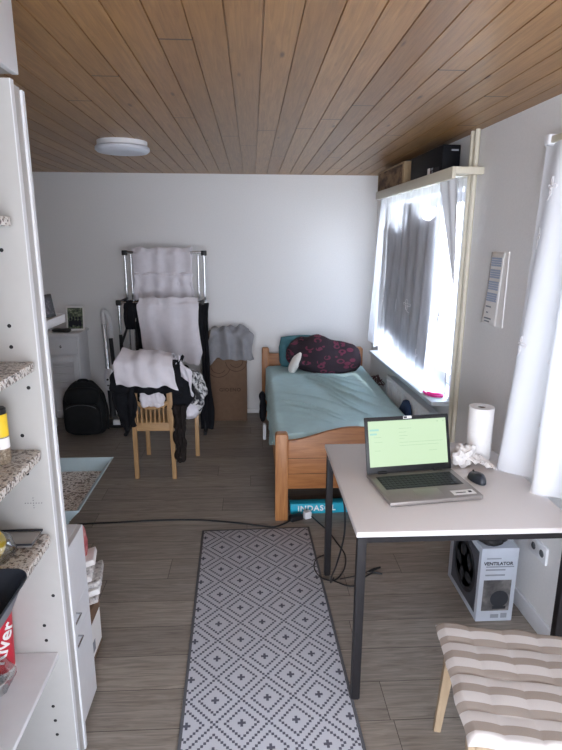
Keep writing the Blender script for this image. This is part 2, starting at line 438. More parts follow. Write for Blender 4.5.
FACE_NY = Matrix.Rotation(R(90), 4, 'X')                                   # text facing -y
FACE_NX = Matrix.Rotation(R(-90), 4, 'Z') @ Matrix.Rotation(R(90), 4, 'X')  # text facing -x
FACE_PX = Matrix.Rotation(R(90), 4, 'Z') @ Matrix.Rotation(R(90), 4, 'X')
TR = Matrix.Translation

# ================================================================== THE ROOM
ZC, D, XL, YB = 2.39, 5.6, -2.75, -1.7
struct('floor', B(XL - .2, 1.75, YB - .2, D + .2, -.12, 0), M['floor'], loc=(0, 0, 0))
bm = bmesh.new(); P_, g = 0.1085, 0.0028; prof = []
k0 = math.floor((XL - .2 - .038) / P_); k1 = math.ceil((1.75 - .038) / P_)
for k in range(k0, k1 + 1):
    x = .038 + k * P_
    prof += [(x - g, ZC), (x - g * .6, ZC + .006), (x + g * .6, ZC + .006), (x + g, ZC)]
prof = prof + [(prof[-1][0], ZC + .12), (prof[0][0], ZC + .12)]
struct('ceiling', prism(bm, prof, 'y', YB - .2, D + .2), M['ceil'], smooth=0, loc=(0, 0, 0))
struct('wall_back', B(XL - .2, 1.62, D, D + .2, 0, ZC), M['wall'])
struct('wall_left', box(B(XL - .2, XL, 2.8, D, 0, ZC), XL - .2, -1.28, YB, 2.8, 0, ZC), M['wall'])
bm = B(XL, -1.25, YB - .2, YB, 0, ZC); box(bm, 1.2, 1.75, YB - .2, YB, 0, ZC); box(bm, -1.25, 1.2, YB - .2, YB, 2.25, ZC)  # unseen wall behind the camera; its wide opening is added to let in fill daylight
box(bm, -1.25, 1.2, YB - .2, YB, 0, .1)
struct('wall_behind', bm, M['wall'])
# window wall with two openings
S1, E1, S2, E2, ZS, ZT = 3.46, 5.2, .7, 2.3, .766, 2.10
bm = bmesh.new()
for (a, b, z0, z1) in ((YB - .2, S2, 0, ZC), (S2, E2, 0, 1.02), (S2, E2, ZT, ZC), (E2, S1, 0, ZC), (S1, E1, 0, .741), (S1, E1, ZT, ZC), (E1, D + .1, 0, ZC)):
    box(bm, 1.32, 1.62, a, b, z0, z1)
struct('wall_right', bm, M['wall'], wr=True)
bb = B(1.303, 1.32, YB, 5.58, 0, .085, bev=.004); struct('baseboard_right', bb, M['white'], wr=True)
struct('baseboard_back', B(-2.7, 1.22, D - .012, D, 0, .05, bev=.003), M['wall'])
struct('ground_outside', B(1.9, 14, -8, 14, -.6, -.5), M['ground'])
for i, (a, b, zb, lab) in enumerate(((S1, E1, .766, 'far'), (S2, E2, 1.02, 'near'))):
    bm = bmesh.new(); X0, X1 = 1.47, 1.53
    for (p, q, r, s) in ((a, a + .06, zb, ZT), (b - .06, b, zb, ZT), ((a + b) / 2 - .045, (a + b) / 2 + .045, zb, ZT)): box(bm, X0, X1, p, q, r, s, bev=.005)
    for (r, s) in ((zb, zb + .06), (ZT - .06, ZT)): box(bm, X0 + .002, X1 - .002, a + .05, b - .05, r, s)
    w = struct('window_%d' % (i + 1), bm, M['white'], wr=True)
    struct('pane', B(1.498, 1.502, a + .03, b - .03, zb + .03, ZT - .03), M['glass'], w, wr=True)
sill = struct('trim_1', B(1.175, 1.32, 3.372, 5.1, .738, .766, bev=.005), M['sillm'], wr=True)
struct('trim_2', box(B(1.32, 1.47, S1, E1, .741, .766), 1.32, 1.47, S2, E2, 1.0, 1.02), M['sillm'], wr=True)

# blind hanging between curtain and glass: cloth hooked up at three points so that its top edge sags
def blind_fn(u, v):
    y = 3.68 + u * 1.32
    sagt = 0.0
    for c, w_, d_ in ((3.93, .22, .13), (4.56, .15, .20), (5.02, .16, .17)):
        t = (y - c) / w_
        if abs(t) < 1: sagt = max(sagt, d_ * (1 - t * t) ** .6)
    zt = 2.045 - sagt; zb = .875 + .13 * u + .02 * noise.noise(Vector((y * 3, 3, 1)))
    z = zt + (zb - zt) * v
    return Vector((1.272 + .005 * math.sin(y * 34 + .8 * math.sin(z * 2)), y, z))
tag(obj('window_blind', grid(blind_fn, 90, 20), M['blind'], wr=True, solid=.003),
    'grey cloth blind behind the sheer curtain of the far window', 'blind')

# sheer curtains
def flowers(parent, fn, spots, s_):
    """stitched flowers following the cloth: each one is a few thread loops laid on the curtain surface"""
    du = s_ / 1.75; dv = s_ / 1.35
    for k, (u, v) in enumerate(spots):
        bm = bmesh.new(); P = lambda a, b: Vector(fn(min(.999, max(0, u + a * du)), min(.999, v + b * dv))) + Vector((-.004, 0, 0))
        pts = []
        for i in range(60):
            th = 2 * math.pi * i / 60 + k; r_ = .55 + .42 * math.cos(4 * th)
            pts.append(P(r_ * math.cos(th), r_ * math.sin(th)))
        pts.append(pts[0]); pts += [P(.1, .5), P(.0, .9), P(-.3, 1.3), P(-.7, 1.4)]
        tube(bm, pts, .0019, 5); obj('embroidered_flower', bm, M['emb'], parent, wr=True)
def c1(u, v):
    y0 = 3.23 + .03 * v; y1 = 5.06 + .26 * v
    y = y0 + (y1 - y0) * u
    zb = .815 + .015 * math.sin(u * 40); z = 2.135 + (zb - 2.135) * v
    pinch = .008 + .014 * v
    x = 1.215 + .012 * u + math.sin(u * 62 + 2.0 * noise.noise(Vector((u * 5, v, 2)))) * pinch + .01 * noise.noise(Vector((u * 9, v * 2, 7)))
    return Vector((x, y, z))
t = thing('sheer_curtain', 'white sheer curtain gathered under the shelf across the far window above the bed', 'curtain', (1.22, 4.2, .83), wr=True)
obj('curtain_cloth', grid(c1, 260, 30), M['sheer'], t, wr=True, smooth=80)
flowers(t, c1, ((.10, .62), (.06, .42), (.60, .64), (.45, .62), (.80, .62), (.05, .18), (.28, .86), (.62, .20)), .042)
# the near end of the curtain is turned over at the top into a pointed tail
def tail(u, v):
    z = 2.13 - .62 * v; y = 3.24 + (.30 * (1 - v) + .012) * u + .10 * v * 0
    return Vector((1.182 + .012 * math.sin(u * 14) * (1 - v) + .03 * v, y, z))
obj('turned_edge', grid(tail, 24, 16), M['sheer2'], t, wr=True)
t2x = lambda v: 1.215 - .030 * v
def c2(u, v):
    y = (2.40 + .04 * v) - (1.55 - .02 * v) * u
    zb = .752 + .004 * math.sin(u * 50)
    z = 2.165 + (zb - 2.165) * v
    x = t2x(v) + math.sin(u * 46 + .8 + 1.5 * noise.noise(Vector((u * 6, v * .8, 4)))) * (.014 + .026 * v) - .03 * v * max(0, 1 - u / .16) + .055 * v * min(1, max(0, (u - .2) / .12))
    return Vector((x, y, z))
t = thing('sheer_curtain', 'white sheer curtain with stitched flowers falling onto the table at the right edge', 'curtain', (1.18, 1.7, .75), wr=True)
obj('curtain_cloth', grid(c2, 240, 30), M['sheer2'], t, wr=True, smooth=80)
flowers(t, c2, ((.05, .26), (.075, .58), (.18, .80), (.09, .12), (.24, .42), (.17, .62)), .036)
t = thing('curtain_rail', 'cream curtain rail end cap high on the window wall above the right curtain', 'curtain rail', (1.27, 2.38, 2.17), wr=True)
obj('rail', B(1.21, 1.24, .5, 2.36, 2.168, 2.195, bev=.004), M['cream'], t, wr=True)
obj('end_cap', box(B(1.20, 1.25, 2.345, 2.385, 2.16, 2.205, bev=.008), 1.24, 1.318, 2.35, 2.38, 2.17, 2.195), M['whitepl'], t, wr=True)

# shelf above the far window, carrying boxes
t = thing('window_shelf', 'long cream wooden shelf above the far window, curtain hung beneath it', 'shelf', (1.23, 4.3, 2.12), wr=True)
obj('shelf_board', B(1.155, 1.318, 3.37, 5.02, 2.15, 2.178, bev=.002), M['cream'], t, wr=True)
obj('fascia', B(1.135, 1.155, 3.2, 4.93, 2.118, 2.182, bev=.003), M['cream'], t, wr=True)
obj('end_board', B(1.155, 1.318, 3.2, 3.235, 2.143, 2.182, bev=.003), M['cream'], t, wr=True)
t = thing('cardboard_box', 'tan cardboard box on the far end of the window shelf, beside the black carton', 'box', (1.23, 4.5, 2.178), wr=True)
obj('carton', B(1.165, 1.30, 4.24, 5.0, 2.178, 2.345, bev=.004), M['cardl'], t, wr=True)
obj('side_print', B(1.1632, 1.1646, 4.28, 4.97, 2.19, 2.33), M['cardpr'], t, wr=True)
t = thing('black_carton', 'black carton with a small white label on the near end of the window shelf', 'box', (1.23, 3.75, 2.178), wr=True)
obj('carton', B(1.162, 1.272, 3.45, 4.06, 2.178, 2.335, bev=.004), M['cartonb'], t, wr=True)
obj('label', B(1.1602, 1.1616, 3.655, 3.70, 2.186, 2.226), M['paper'], t, wr=True)
for y0, y1, z0, z1 in ((3.60, 3.64, 2.208, 2.222), (3.60, 3.625, 2.192, 2.202), (3.49, 3.585, 2.194, 2.216)): obj('printed_mark', B(1.1604, 1.1616, y0, y1, z0, z1), M['print' if y0 > 3.5 else 'ink'], t, wr=True)
obj('end_logo', B(1.215, 1.258, 3.4485, 3.4495, 2.300, 2.309), M['print'], t, wr=True)

# heating pipes
for yy, lab in ((3.342, 'left of the pair, beside the far window'), (3.278, 'right of the pair, nearer the wall calendar')):
    tag(obj('heating_pipe', T([(1.296, yy, .02), (1.296, yy, 1.2), (1.296, yy, ZC)], .0145, 14), M['cream'], wr=True),
        'cream painted heating pipe running floor to ceiling, ' + lab, 'pipe', 'heating pipes on the window wall')
# radiator under the sill
t = thing('radiator', 'white panel radiator under the far window sill beside the bed', 'radiator', (1.24, 4.0, .18), wr=True)
bm = B(1.20, 1.225, 3.44, 4.55, .16, .665, bev=.008)
for k in range(17): box(bm, 1.195, 1.202, 3.47 + k * .063, 3.497 + k * .063, .2, .63, bev=.003)
obj('panel', bm, M['white'], t, wr=True)
obj('back_panel', B(1.255, 1.28, 3.46, 4.53, .17, .655, bev=.006), M['white'], t, wr=True)
obj('top_grille', B(1.225, 1.256, 3.46, 4.53, .64, .655), M['white'], t, wr=True)
obj('valve', tube(T([(1.24, 3.46, .61), (1.24, 3.40, .61), (1.26, 3.39, .50)], .016, 10), [(1.24, 3.43, .61), (1.18, 3.38, .65)], .019, 12), M['whitepl'], t, wr=True)
# calendar
t = thing('wall_calendar', 'long narrow paper calendar curling off the window wall above the table', 'calendar', (1.31, 2.9, 1.33), wr=True)
obj('back_sheet', B(1.314, 1.319, 2.812, 2.995, 1.335, 1.728), M['paper'], t, wr=True)
def calf(u, v): return Vector((1.311 - .012 * v * (1 - u) - .045 * (1 - u) * 0 - .022 * v * v * u, 2.845 + .155 * u + .01 * v, 1.722 - .385 * v))
obj('month_sheet', grid(calf, 8, 12), M['paper'], t, wr=True, solid=.001)
bm = bmesh.new()
for k in range(4):
    z1 = 1.70 - k * .062; 
    for r_ in range(4):
        zz = z1 - .006 - r_ * .012; v = (1.722 - zz) / .385
        box(bm, 1.3075 - .020 * v * v - .006 * v, 1.3085 - .020 * v * v - .006 * v, 2.868, 2.985, zz - .009, zz)
obj('month_grid', bm, M['calblue'], t, wr=True)
for (y0, y1, z0) in ((2.90, 2.96, 1.432), (2.93, 2.95, 1.40), (2.89, 2.97, 1.368), (2.905, 2.965, 1.352)): obj('printed_line', B(1.286, 1.2872, y0, y1, z0, z0 + .007), M['print'], t, wr=True)
# outlet
t = thing('power_outlet', 'white wall outlet with sockets low on the window wall under the table', 'outlet', (1.31, 2.23, .35), wr=True)
obj('plate', B(1.306, 1.3195, 2.165, 2.305, .345, .43, bev=.004), M['whitepl'], t, wr=True)
for yy in (2.2, 2.27): obj('socket', LA([(.018, 0), (.018, .002), (.012, .0025), (.012, -.004)], (1.3055, yy, .388), 20, 'x'), M['greypl'], t, wr=True)
# pink strap on the sill
tag(obj('pink_strap', T(spline([(1.20, 3.60, .776), (1.195, 3.53, .777), (1.23, 3.47, .777), (1.28, 3.47, .777), (1.285, 3.51, .777), (1.24, 3.53, .777), (1.215, 3.57, .776)], 6), .009, 8), M['pink'], wr=True),
    'bright pink strap lying on the far window sill', 'strap')

# ceiling lamp
t = thing('ceiling_lamp', 'round flat white ceiling lamp, switched off, on the board ceiling', 'lamp', (-.828, 3.86, 2.39))
obj('mount_ring', LA([(.15, 2.355), (.158, 2.36), (.158, 2.39), (.15, 2.39)], (-.828, 3.86, 0), 48), M['whitepl'], t)
obj('diffuser', LA([(.05, 2.318), (.12, 2.319), (.158, 2.324), (.172, 2.336), (.172, 2.352), (.163, 2.360), (.10, 2.360)], (-.828, 3.86, 0), 56), M['lampw'], t)

# ================================================================== LEFT: TALL OPEN UNIT
XF = -.601
t = thing('tall_open_cabinet', 'tall white open cabinet with pin holes and speckled shelves at left edge', 'cabinet', (-.85, 1.3, 0))
obj('side_panel', B(-1.22, XF, 1.548, 1.566, .02, 2.17), M['panel'], t)
obj('edge_band', B(XF - .0005, XF + .0018, 1.547, 1.567, .02, 2.17), M['white'], t)
obj('filler_strip', B(-1.22, XF - .006, 1.5665, 1.6225, .02, 2.165), M['panel'], t)
obj('side_panel', B(-1.22, XF, 1.623, 1.640, .02, 2.16), M['white'], t)
obj('side_panel', B(-1.22, XF, .93, .948, .02, 2.17), M['panel'], t)
obj('back_panel', B(-1.25, -1.22, .93, 1.64, .02, 2.17), M['panel'], t)
obj('plinth', B(-1.2, -.66, .94, 1.63, 0, .06), M['white'], t)
for (x, z) in ((-.669, 1.546), (-.67, 1.487), (-.635, 1.369), (-.667, 1.226), (-.665, 1.107), (-.628, .696), (-.665, .589), (-.664, .534), (-.666, .28), (-.664, .223), (-.663, .166), (-.667, 1.75)):
    obj('pin_hole', LA([(.0035, 0), (.0055, .0006), (.0055, .0012), (.001, .0012)], (x, 1.5482, z), 14, 'y'), M['hole'], t)
bm = bmesh.new()
for dx in range(-3, 4): box(bm, -.658 + dx * .008, -.6555 + dx * .008, 1.5470, 1.5482, 1.011, 1.0135)
for dz in (-.016, -.008, .008, .016): box(bm, -.658, -.6555, 1.5470, 1.5482, 1.012 + dz, 1.014 + dz)
obj('drill_marks', bm, M['greypl'], t)
def round_shelf(z, xf, th=.024):
    pts = [(-1.21, .955)]
    for k in range(9):
        a = k / 8 * math.pi / 2; pts.append((xf - .06 + .06 * math.sin(a), 1.01 - .055 * math.cos(a)))
    r = .028
    for k in range(9):
        a = k / 8 * math.pi / 2; pts.append((xf - r + r * math.cos(a), 1.545 - r + r * math.sin(a)))
    pts.append((-1.21, 1.545))
    return prism(bmesh.new(), pts, 'z', z - th, z, bev=.003)
for z, xf in ((1.835, -.625), (1.446, -.605), (1.184, -.611), (.912, -.609)):
    obj('speckled_shelf', round_shelf(z, xf), M['terr'], t)
obj('white_shelf', B(-1.21, -.630, .95, 1.547, .472, .49, bev=.002), M['white'], t)
t = thing('upper_cabinet', 'white upper cabinet door reaching the ceiling at the top left corner', 'cabinet', (-.85, 1.2, 2.19))
obj('body', B(-1.25, -.61, .6, 1.60, 2.192, 2.385), M['panel'], t)
obj('door', B(-.606, -.588, .6, 1.578, 2.184, 2.386, bev=.002), M['white'], t)

# things on its shelves
JX, JY = -.683, 1.45
t = thing('spice_jar', 'spice jar with a yellow sleeve and black cap on the second speckled shelf', 'jar', (JX, JY, 1.184))
obj('glass_body', LA([(.019, 1.1845), (.021, 1.19), (.021, 1.27), (.019, 1.275)], (JX, JY, 0), 24), M['spice'], t)
obj('yellow_sleeve', LA([(0.0216, 1.262), (.0216, 1.322), (.020, 1.324)], (JX, JY, 0), 24), M['yellow'], t)
obj('label', LA([(.0213, 1.228), (.0213, 1.258)], (JX, JY, 0), 24), M['paper'], t)
obj('cap', LA([(.0205, 1.324), (.0205, 1.338), (.017, 1.341)], (JX, JY, 0), 24), M['blackpl'], t)
t = thing('lemon_bag', 'clear bag with yellow contents on the lowest speckled shelf', 'bag', (-.735, 1.40, .912))
obj('film', BL((-.715, 1.395, .955), (.055, .06, .042), .9, 24, 16, .01, 18, 4), M['bagcl'], t)
obj('yellow_contents', BL((-.728, 1.40, .962), (.045, .045, .045), 1.0, 20, 14), M['yellow'], t)
t = thing('baking_tin', 'low grey baking tin at the back of the lowest speckled shelf', 'tin', (-.8, 1.48, .912))
obj('tin', B(-.95, -.640, 1.462, 1.536, .9125, .926, bev=.006), M['tinm'], t)
obj('rim', tube(bmesh.new(), [(-.955, 1.458, .927), (-.636, 1.458, .927), (-.636, 1.541, .927), (-.955, 1.541, .927)], .003, 8, closed=True), M['pan'], t)
def pan_ring(s, z, r=.045):
    x1, y0, y1 = -.546 - .04 * (1 - s), .99 + .04 * (1 - s), 1.235 - .035 * (1 - s); x0 = -.95 + .05 * (1 - s); pts = []
    for (cx, cy, a0) in ((x1 - r, y1 - r, 0), (x0 + r, y1 - r, 90), (x0 + r, y0 + r, 180), (x1 - r, y0 + r, 270)):
        for k in range(7): a = R(a0 + k * 15); pts.append(Vector((cx + r * math.cos(a), cy + r * math.sin(a), z)))
    return pts
def rings(bm, L, cap0=True, cap1=False):
    V = [[bm.verts.new(p) for p in q] for q in L]
    for a, b in zip(V, V[1:]):
        for k in range(len(a)): bm.faces.new((a[k], a[(k + 1) % len(a)], b[(k + 1) % len(b)], b[k]))
    if cap0: bm.faces.new(V[0][::-1])
    if cap1: bm.faces.new(V[-1])
    return bm
PB = .9125
t = thing('roasting_pan', 'dark grey nonstick roasting pan jutting out over the lowest speckled shelf at left edge', 'pan', (-.75, 1.11, PB))
obj('outer_shell', rings(bmesh.new(), [pan_ring(.1, PB + .001), pan_ring(.25, PB + .006), pan_ring(.9, PB + .072), pan_ring(1.0, PB + .076)]), M['panside'], t)
obj('inner_shell', rings(bmesh.new(), [pan_ring(.2, PB + .012), pan_ring(.85, PB + .072), pan_ring(1.03, PB + .081), pan_ring(1.06, PB + .078), pan_ring(1.05, PB + .074)]), M['pan'], t)
obj('embossed_oval', T([(-.745 + .12 * math.cos(a * .2618), 1.11 + .06 * math.sin(a * .2618), PB + .014) for a in range(24)], .004, 6, closed=True), M['panside'], t)
CX, CY = -.782, 1.478
t = thing('paper_cup', 'red paper cup with white script standing on the white shelf at left edge', 'cup', (CX, CY, .49))
obj('cup_body', LA([(.040, .4915), (.043, .505), (.051, .70), (.051, .708)], (CX, CY, 0), 40), M['red'], t)
obj('base_band', LA([(.0408, .4912), (.0436, .503)], (CX, CY, 0), 40), M['paper'], t)
tb = text_bm('River', .064, TR((0, 0, 0)) @ Matrix.Rotation(R(68), 4, 'Z'), .0006, .0012)
bmesh.ops.subdivide_edges(tb, edges=tb.edges, cuts=1)
for v in tb.verts:                                            # wrap the lettering round the cup
    a = R(-42) + v.co.x / .05; rr = .0475 + (v.co.y) * .041 + v.co.z + .0018
    v.co = Vector((CX + rr * math.cos(a), CY + rr * math.sin(a), .605 + v.co.y))
obj('lettering', tb, M['paper'], t)
tag(obj('plastic_bag', BL((-.775, 1.39, .522), (.062, .07, .04), .9, 40, 26, .03, 16, 3), M['bagcl'], loc=(-.775, 1.39, .49)),
    'crumpled clear plastic bag on the white shelf in front of the red cup', 'bag')

# base cabinet and tray beyond
t = thing('base_cabinet', 'white drawer cabinet with two bar handles, just beyond the tall open cabinet', 'cabinet', (-.9, 1.77, 0))
obj('body', B(-1.22, -.655, 1.645, 1.90, .0, .75, bev=.002), M['white'], t)
for z0, z1, hz in ((.02, .3985, .385), (.4, .498, .478), (.4995, .748, None)):
    d = obj('drawer' if hz else 'fascia', B(-.655, -.637, 1.646, 1.899, z0, z1), M['white'], t)
    if hz: obj('handle', T([(-.637, 1.69, hz), (-.620, 1.69, hz), (-.620, 1.752, hz), (-.637, 1.752, hz)], .0035, 8), M['chrome'], d)
t = thing('serving_trolley', 'pale blue tray top lined with speckled paper, beyond the white drawers', 'trolley', (-.9, 2.25, 0))
TX, TY0, TY1, TZ = -.672, 1.985, 2.535, .758
def fr(z, dx, dy): return [Vector(q) for q in ((-1.2 + dx, TY0 + dy, z), (TX - dx, TY0 + dy, z), (TX - dx, TY1 - dy, z), (-1.2 + dx, TY1 - dy, z))]
bm = rings(bmesh.new(), [fr(TZ - .066, .060, .022), fr(TZ - .072, .066, .026), fr(TZ - .002, .001, .001), fr(TZ, .001, .001), fr(TZ, .006, .006), fr(TZ - .066, .058, .030)], False)
obj('tray_rim', bm, M['trayb'], t, smooth=0)
obj('tray_base', B(-1.14, TX - .062, TY0 + .03, TY1 - .03, TZ - .078, TZ - .067), M['trayb'], t)
obj('speckled_liner', rings(bmesh.new(), [fr(TZ - .0675, .060, .033), fr(TZ - .060, .050, .029)], True, True), M['terr'], t, smooth=0)
for x, y in ((-1.12, 2.03), (-1.12, 2.48), (-.95, 2.48), (-.95, 2.03)): obj('leg', B(x - .012, x + .012, y - .012, y + .012, 0, TZ - .078), M['white'], t)
t = thing('cardboard_box', 'brown cardboard box with a white label on the floor under the tray', 'box', (-.85, 2.13, 0))
obj('carton', B(-.95, -.692, 2.035, 2.20, 0, .245, bev=.003), M['card'], t)
obj('label', B(-.692, -.6905, 2.045, 2.185, .03, .185), M['paper'], t)
obj('label_print', B(-.6905, -.6895, 2.055, 2.09, .05, .10), M['print'], t)
rot = TR((-.755, 2.15, .25)) @ Matrix.Rotation(R(-14), 4, 'Y') @ Matrix.Rotation(R(12), 4, 'Z')
t = thing('newspaper_stack', 'stack of newspapers on the cardboard box under the speckled tray', 'newspapers', (-.755, 2.15, .245))
for k in range(6):
    obj('newspaper', box(bmesh.new(), -.12, .085 + .016 * ((k * 7) % 3), -.09 + .008 * k, .13 - .012 * k, .010 + k * .030, .036 + k * .030, bev=.004, mat=rot), M['news'] if k % 2 == 0 else M['paper'], t)
tag(obj('pink_package', BL((-.775, 2.18, .50), (.05, .07, .075), .6, 30, 20, .012, 14, 5), M['pinkbag']), 'crumpled pink and red packet on the newspapers under the tray', 'packet')

# wall shelf beyond
t = thing('wall_shelf', 'white shelf corner sticking out beyond the tall cabinet, frame on it', 'shelf', (-1.05, 2.2, 1.40))
obj('board', B(-1.279, -.866, 1.8, 2.6, 1.405, 1.443, bev=.003), M['white'], t)
t = thing('picture_frame', 'small black framed picture standing on the white wall shelf', 'picture frame', (-.9, 2.4, 1.443))
rf = TR((-.893, 2.42, 1.446)) @ Matrix.Rotation(R(72), 4, 'Z') @ Matrix.Rotation(R(-10), 4, 'X')
obj('frame', box(bmesh.new(), -.07, .07, -.006, .006, 0, .10, bev=.002, mat=rf), M['blackpl'], t)
obj('photo', box(bmesh.new(), -.056, .056, -.0075, -.006, .014, .086, mat=rf), M['photod'], t)
obj('stand', box(bmesh.new(), -.02, .02, .006, .03, 0, .06, mat=rf), M['blackpl'], t)

# ================================================================== BACK LEFT
t = thing('louvre_cabinet', 'small white cabinet with louvred door and one drawer against the back wall', 'cabinet', (-1.78, 5.37, 0))
CX0, CX1, CY0, CY1 = -1.95, -1.635, 5.2, 5.52
obj('body', B(CX0, CX1, CY0 + .018, CY1, .09, .90, bev=.003), M['white'], t)
obj('top', B(CX0 - .015, CX1 + .015, CY0 - .01, CY1 + .01, .90, .922, bev=.004), M['white'], t)
for x in (CX0 + .02, CX1 - .02):
    for y in (CY0 + .04, CY1 - .03): obj('foot', B(x - .018, x + .018, y - .018, y + .018, 0, .09), M['white'], t)
d = obj('drawer', B(CX0 + .015, CX1 - .015, CY0, CY0 + .018, .72, .885, bev=.004), M['white'], t)
obj('knob', LA([(.006, 0), (.006, .012), (.013, .018), (.013, .024), (.006, .028)], (-1.79, CY0 - .001, .80), 16, 'y'), M['chrome'], d)
bm = B(CX0 + .015, CX0 + .06, CY0, CY0 + .018, .11, .705, bev=.003); box(bm, CX1 - .06, CX1 - .015, CY0, CY0 + .018, .11, .705, bev=.003)
box(bm, CX0 + .06, CX1 - .06, CY0, CY0 + .018, .655, .705, bev=.003); box(bm, CX0 + .06, CX1 - .06, CY0, CY0 + .018, .11, .17, bev=.003)
box(bm, CX0 + .06, CX1 - .06, CY0 + .008, CY0 + .018, .17, .40); box(bm, CX0 + .06, CX1 - .06, CY0, CY0 + .018, .39, .42, bev=.003)
for k in range(10): box(bm, CX0 + .058, CX1 - .058, -.012, .012, -.003, .003, mat=TR((0, CY0 + .009, .432 + k * .0225)) @ Matrix.Rotation(R(38), 4, 'X'))
d = obj('louvred_door', bm, M['white'], t)
obj('knob', LA([(.006, 0), (.006, .012), (.012, .018), (.006, .026)], (CX0 + .03, CY0 - .001, .42), 16, 'y'), M['chrome'], d)
rf = TR((-1.695, 5.36, .9225)) @ Matrix.Rotation(R(4), 4, 'Z') @ Matrix.Rotation(R(-8), 4, 'X')
t = thing('picture_frame', 'white framed group photo leaning on the louvred cabinet', 'picture frame', (-1.69, 5.36, .922))
bm = bmesh.new()
for a in ((-.085, -.07, 0, .235), (.07, .085, 0, .235), (-.07, .07, 0, .018), (-.07, .07, .217, .235)): box(bm, a[0], a[1], -.008, .008, a[2], a[3], bev=.002, mat=rf)
obj('frame', bm, M['paper'], t); obj('photo', box(bmesh.new(), -.07, .07, -.002, .004, .018, .217, mat=rf), M['photo'], t)
bm = bmesh.new()
for x, h in ((-.045, .11), (-.018, .125), (.01, .118), (.04, .12)):
    blob(bm, rf @ Vector((x, -.003, h)), (.011, .002, .014), 1, 12, 8); blob(bm, rf @ Vector((x, -.003, h - .055)), (.017, .002, .042), .8, 12, 8)
obj('photo_figures', bm, M['ink'], t)
tag(obj('black_pouch', BL((-1.80, 5.27, .94), (.085, .04, .017), .6, 30, 16, .006, 14, 2), M['blackpl']), 'flat black pouch lying on the louvred cabinet beside the photo', 'pouch')
tag(obj('paper_card', box(bmesh.new(), -1.93, -1.885, 5.24, 5.30, .9225, .93, bev=.002), M['paper']), 'small white card lying at left on the louvred cabinet', 'card')

# backpack
BX, BY = -1.555, 5.02
t = thing('backpack', 'black backpack standing on the floor in front of the louvred cabinet', 'backpack', (BX, BY, 0))
def pack(u, v):
    z = .01 + v * .49; k = 1 - max(0, (v - .55) / .45) ** 2.2 * .62
    kb = 1 - .18 * max(0, (.12 - v) / .12)
    a = 2 * math.pi * u; sg = lambda q, p: math.copysign(abs(q) ** p, q)
    return Vector((BX + sg(math.cos(a), .55) * .195 * k * kb - .02 * v + .004 * noise.noise(Vector((u * 9, v * 9, 1))), BY + sg(math.sin(a), .6) * .115 * (1 - .35 * v) * kb + .03 * v + .006 * noise.noise(Vector((u * 7, v * 8, 5))), z))
bm = grid(pack, 48, 26); bmesh.ops.remove_doubles(bm, verts=bm.verts, dist=.0005)
bmesh.ops.contextual_create(bm, geom=[e for e in bm.edges if e.is_boundary and e.verts[0].co.z > .3]); 
be = [e for e in bm.edges if e.is_boundary]
if be: bmesh.ops.contextual_create(bm, geom=be)
obj('pack_body', bm, M['packm'], t, sub=1)
obj('front_pocket', BL((BX - .005, BY - .095, .165), (.165, .045, .145), .45, 36, 22, .006, 10, 3, e2=.5), M['packm'], t)
obj('upper_flap', BL((BX - .01, BY - .055, .375), (.155, .05, .085), .6, 32, 20, .005, 10, 6), M['packm'], t)
obj('carry_handle', T(spline([(BX - .06, BY + .03, .475), (BX - .05, BY + .02, .51), (BX + .02, BY + .02, .512), (BX + .03, BY + .03, .475)], 5), .010, 8), M['packm'], t)
obj('zip', T(spline([(BX - .15, BY - .115, .20), (BX - .13, BY - .128, .285), (BX, BY - .135, .315), (BX + .12, BY - .128, .285), (BX + .145, BY - .115, .20)], 6), .004, 6), M['greypl'], t)
obj('side_strap', T(spline([(BX + .16, BY - .02, .40), (BX + .205, BY - .03, .25), (BX + .20, BY - .03, .05)], 6), .010, 8), M['packm'], t)

# stick vacuum leaning at the wall
t = thing('stick_vacuum', 'white cordless stick vacuum leaning upright against the back wall beside the backpack', 'vacuum cleaner', (-1.33, 5.3, 0))
a, b = Vector((-1.375, 5.27, .07)), Vector((-1.462, 5.48, 1.09))
P = lambda s, dx=0, dy=0: a + (b - a) * s + Vector((dx, dy, 0))
obj('dark_shaft', T([P(.0), P(.30)], .030, 16), M['blackpl'], t)
obj('motor_body', T([P(.26), P(.29), P(.36), P(.42), P(.46)], [.030, .046, .050, .042, .030], 20), M['whitepl'], t)
obj('silver_tube', T([P(.42, 0, -.01), P(.88, 0, -.01)], .021, 16), M['chrome'], t)
obj('handle', T(spline([P(.84), P(.93), P(.985), P(1.0, .02, 0), P(.93, .05, .0), P(.75, .055, 0)], 5), [.026] * 26, 12), M['whitepl'], t)
obj('rear_grip', T([P(.90, .048, .01), P(.5, .052, .01)], .02, 12), M['blackpl'], t)
obj('control_button', BL(P(.37, -.005, -.049), (.011, .006, .011), 1, 14, 10), M['blackpl'], t)
obj('logo_plate', BL(P(.315, -.005, -.047), (.012, .006, .008), 1, 14, 10), M['greypl'], t)
obj('floor_head', B(-1.44, -1.17, 5.13, 5.27, .005, .06, bev=.02, seg=3), M['blackpl'], t)
obj('head_label', B(-1.345, -1.275, 5.127, 5.16, .04, .085, bev=.004), M['whitepl'], t)
obj('neck', T([(-1.33, 5.24, .05), P(.02)], .022, 12), M['greypl'], t)

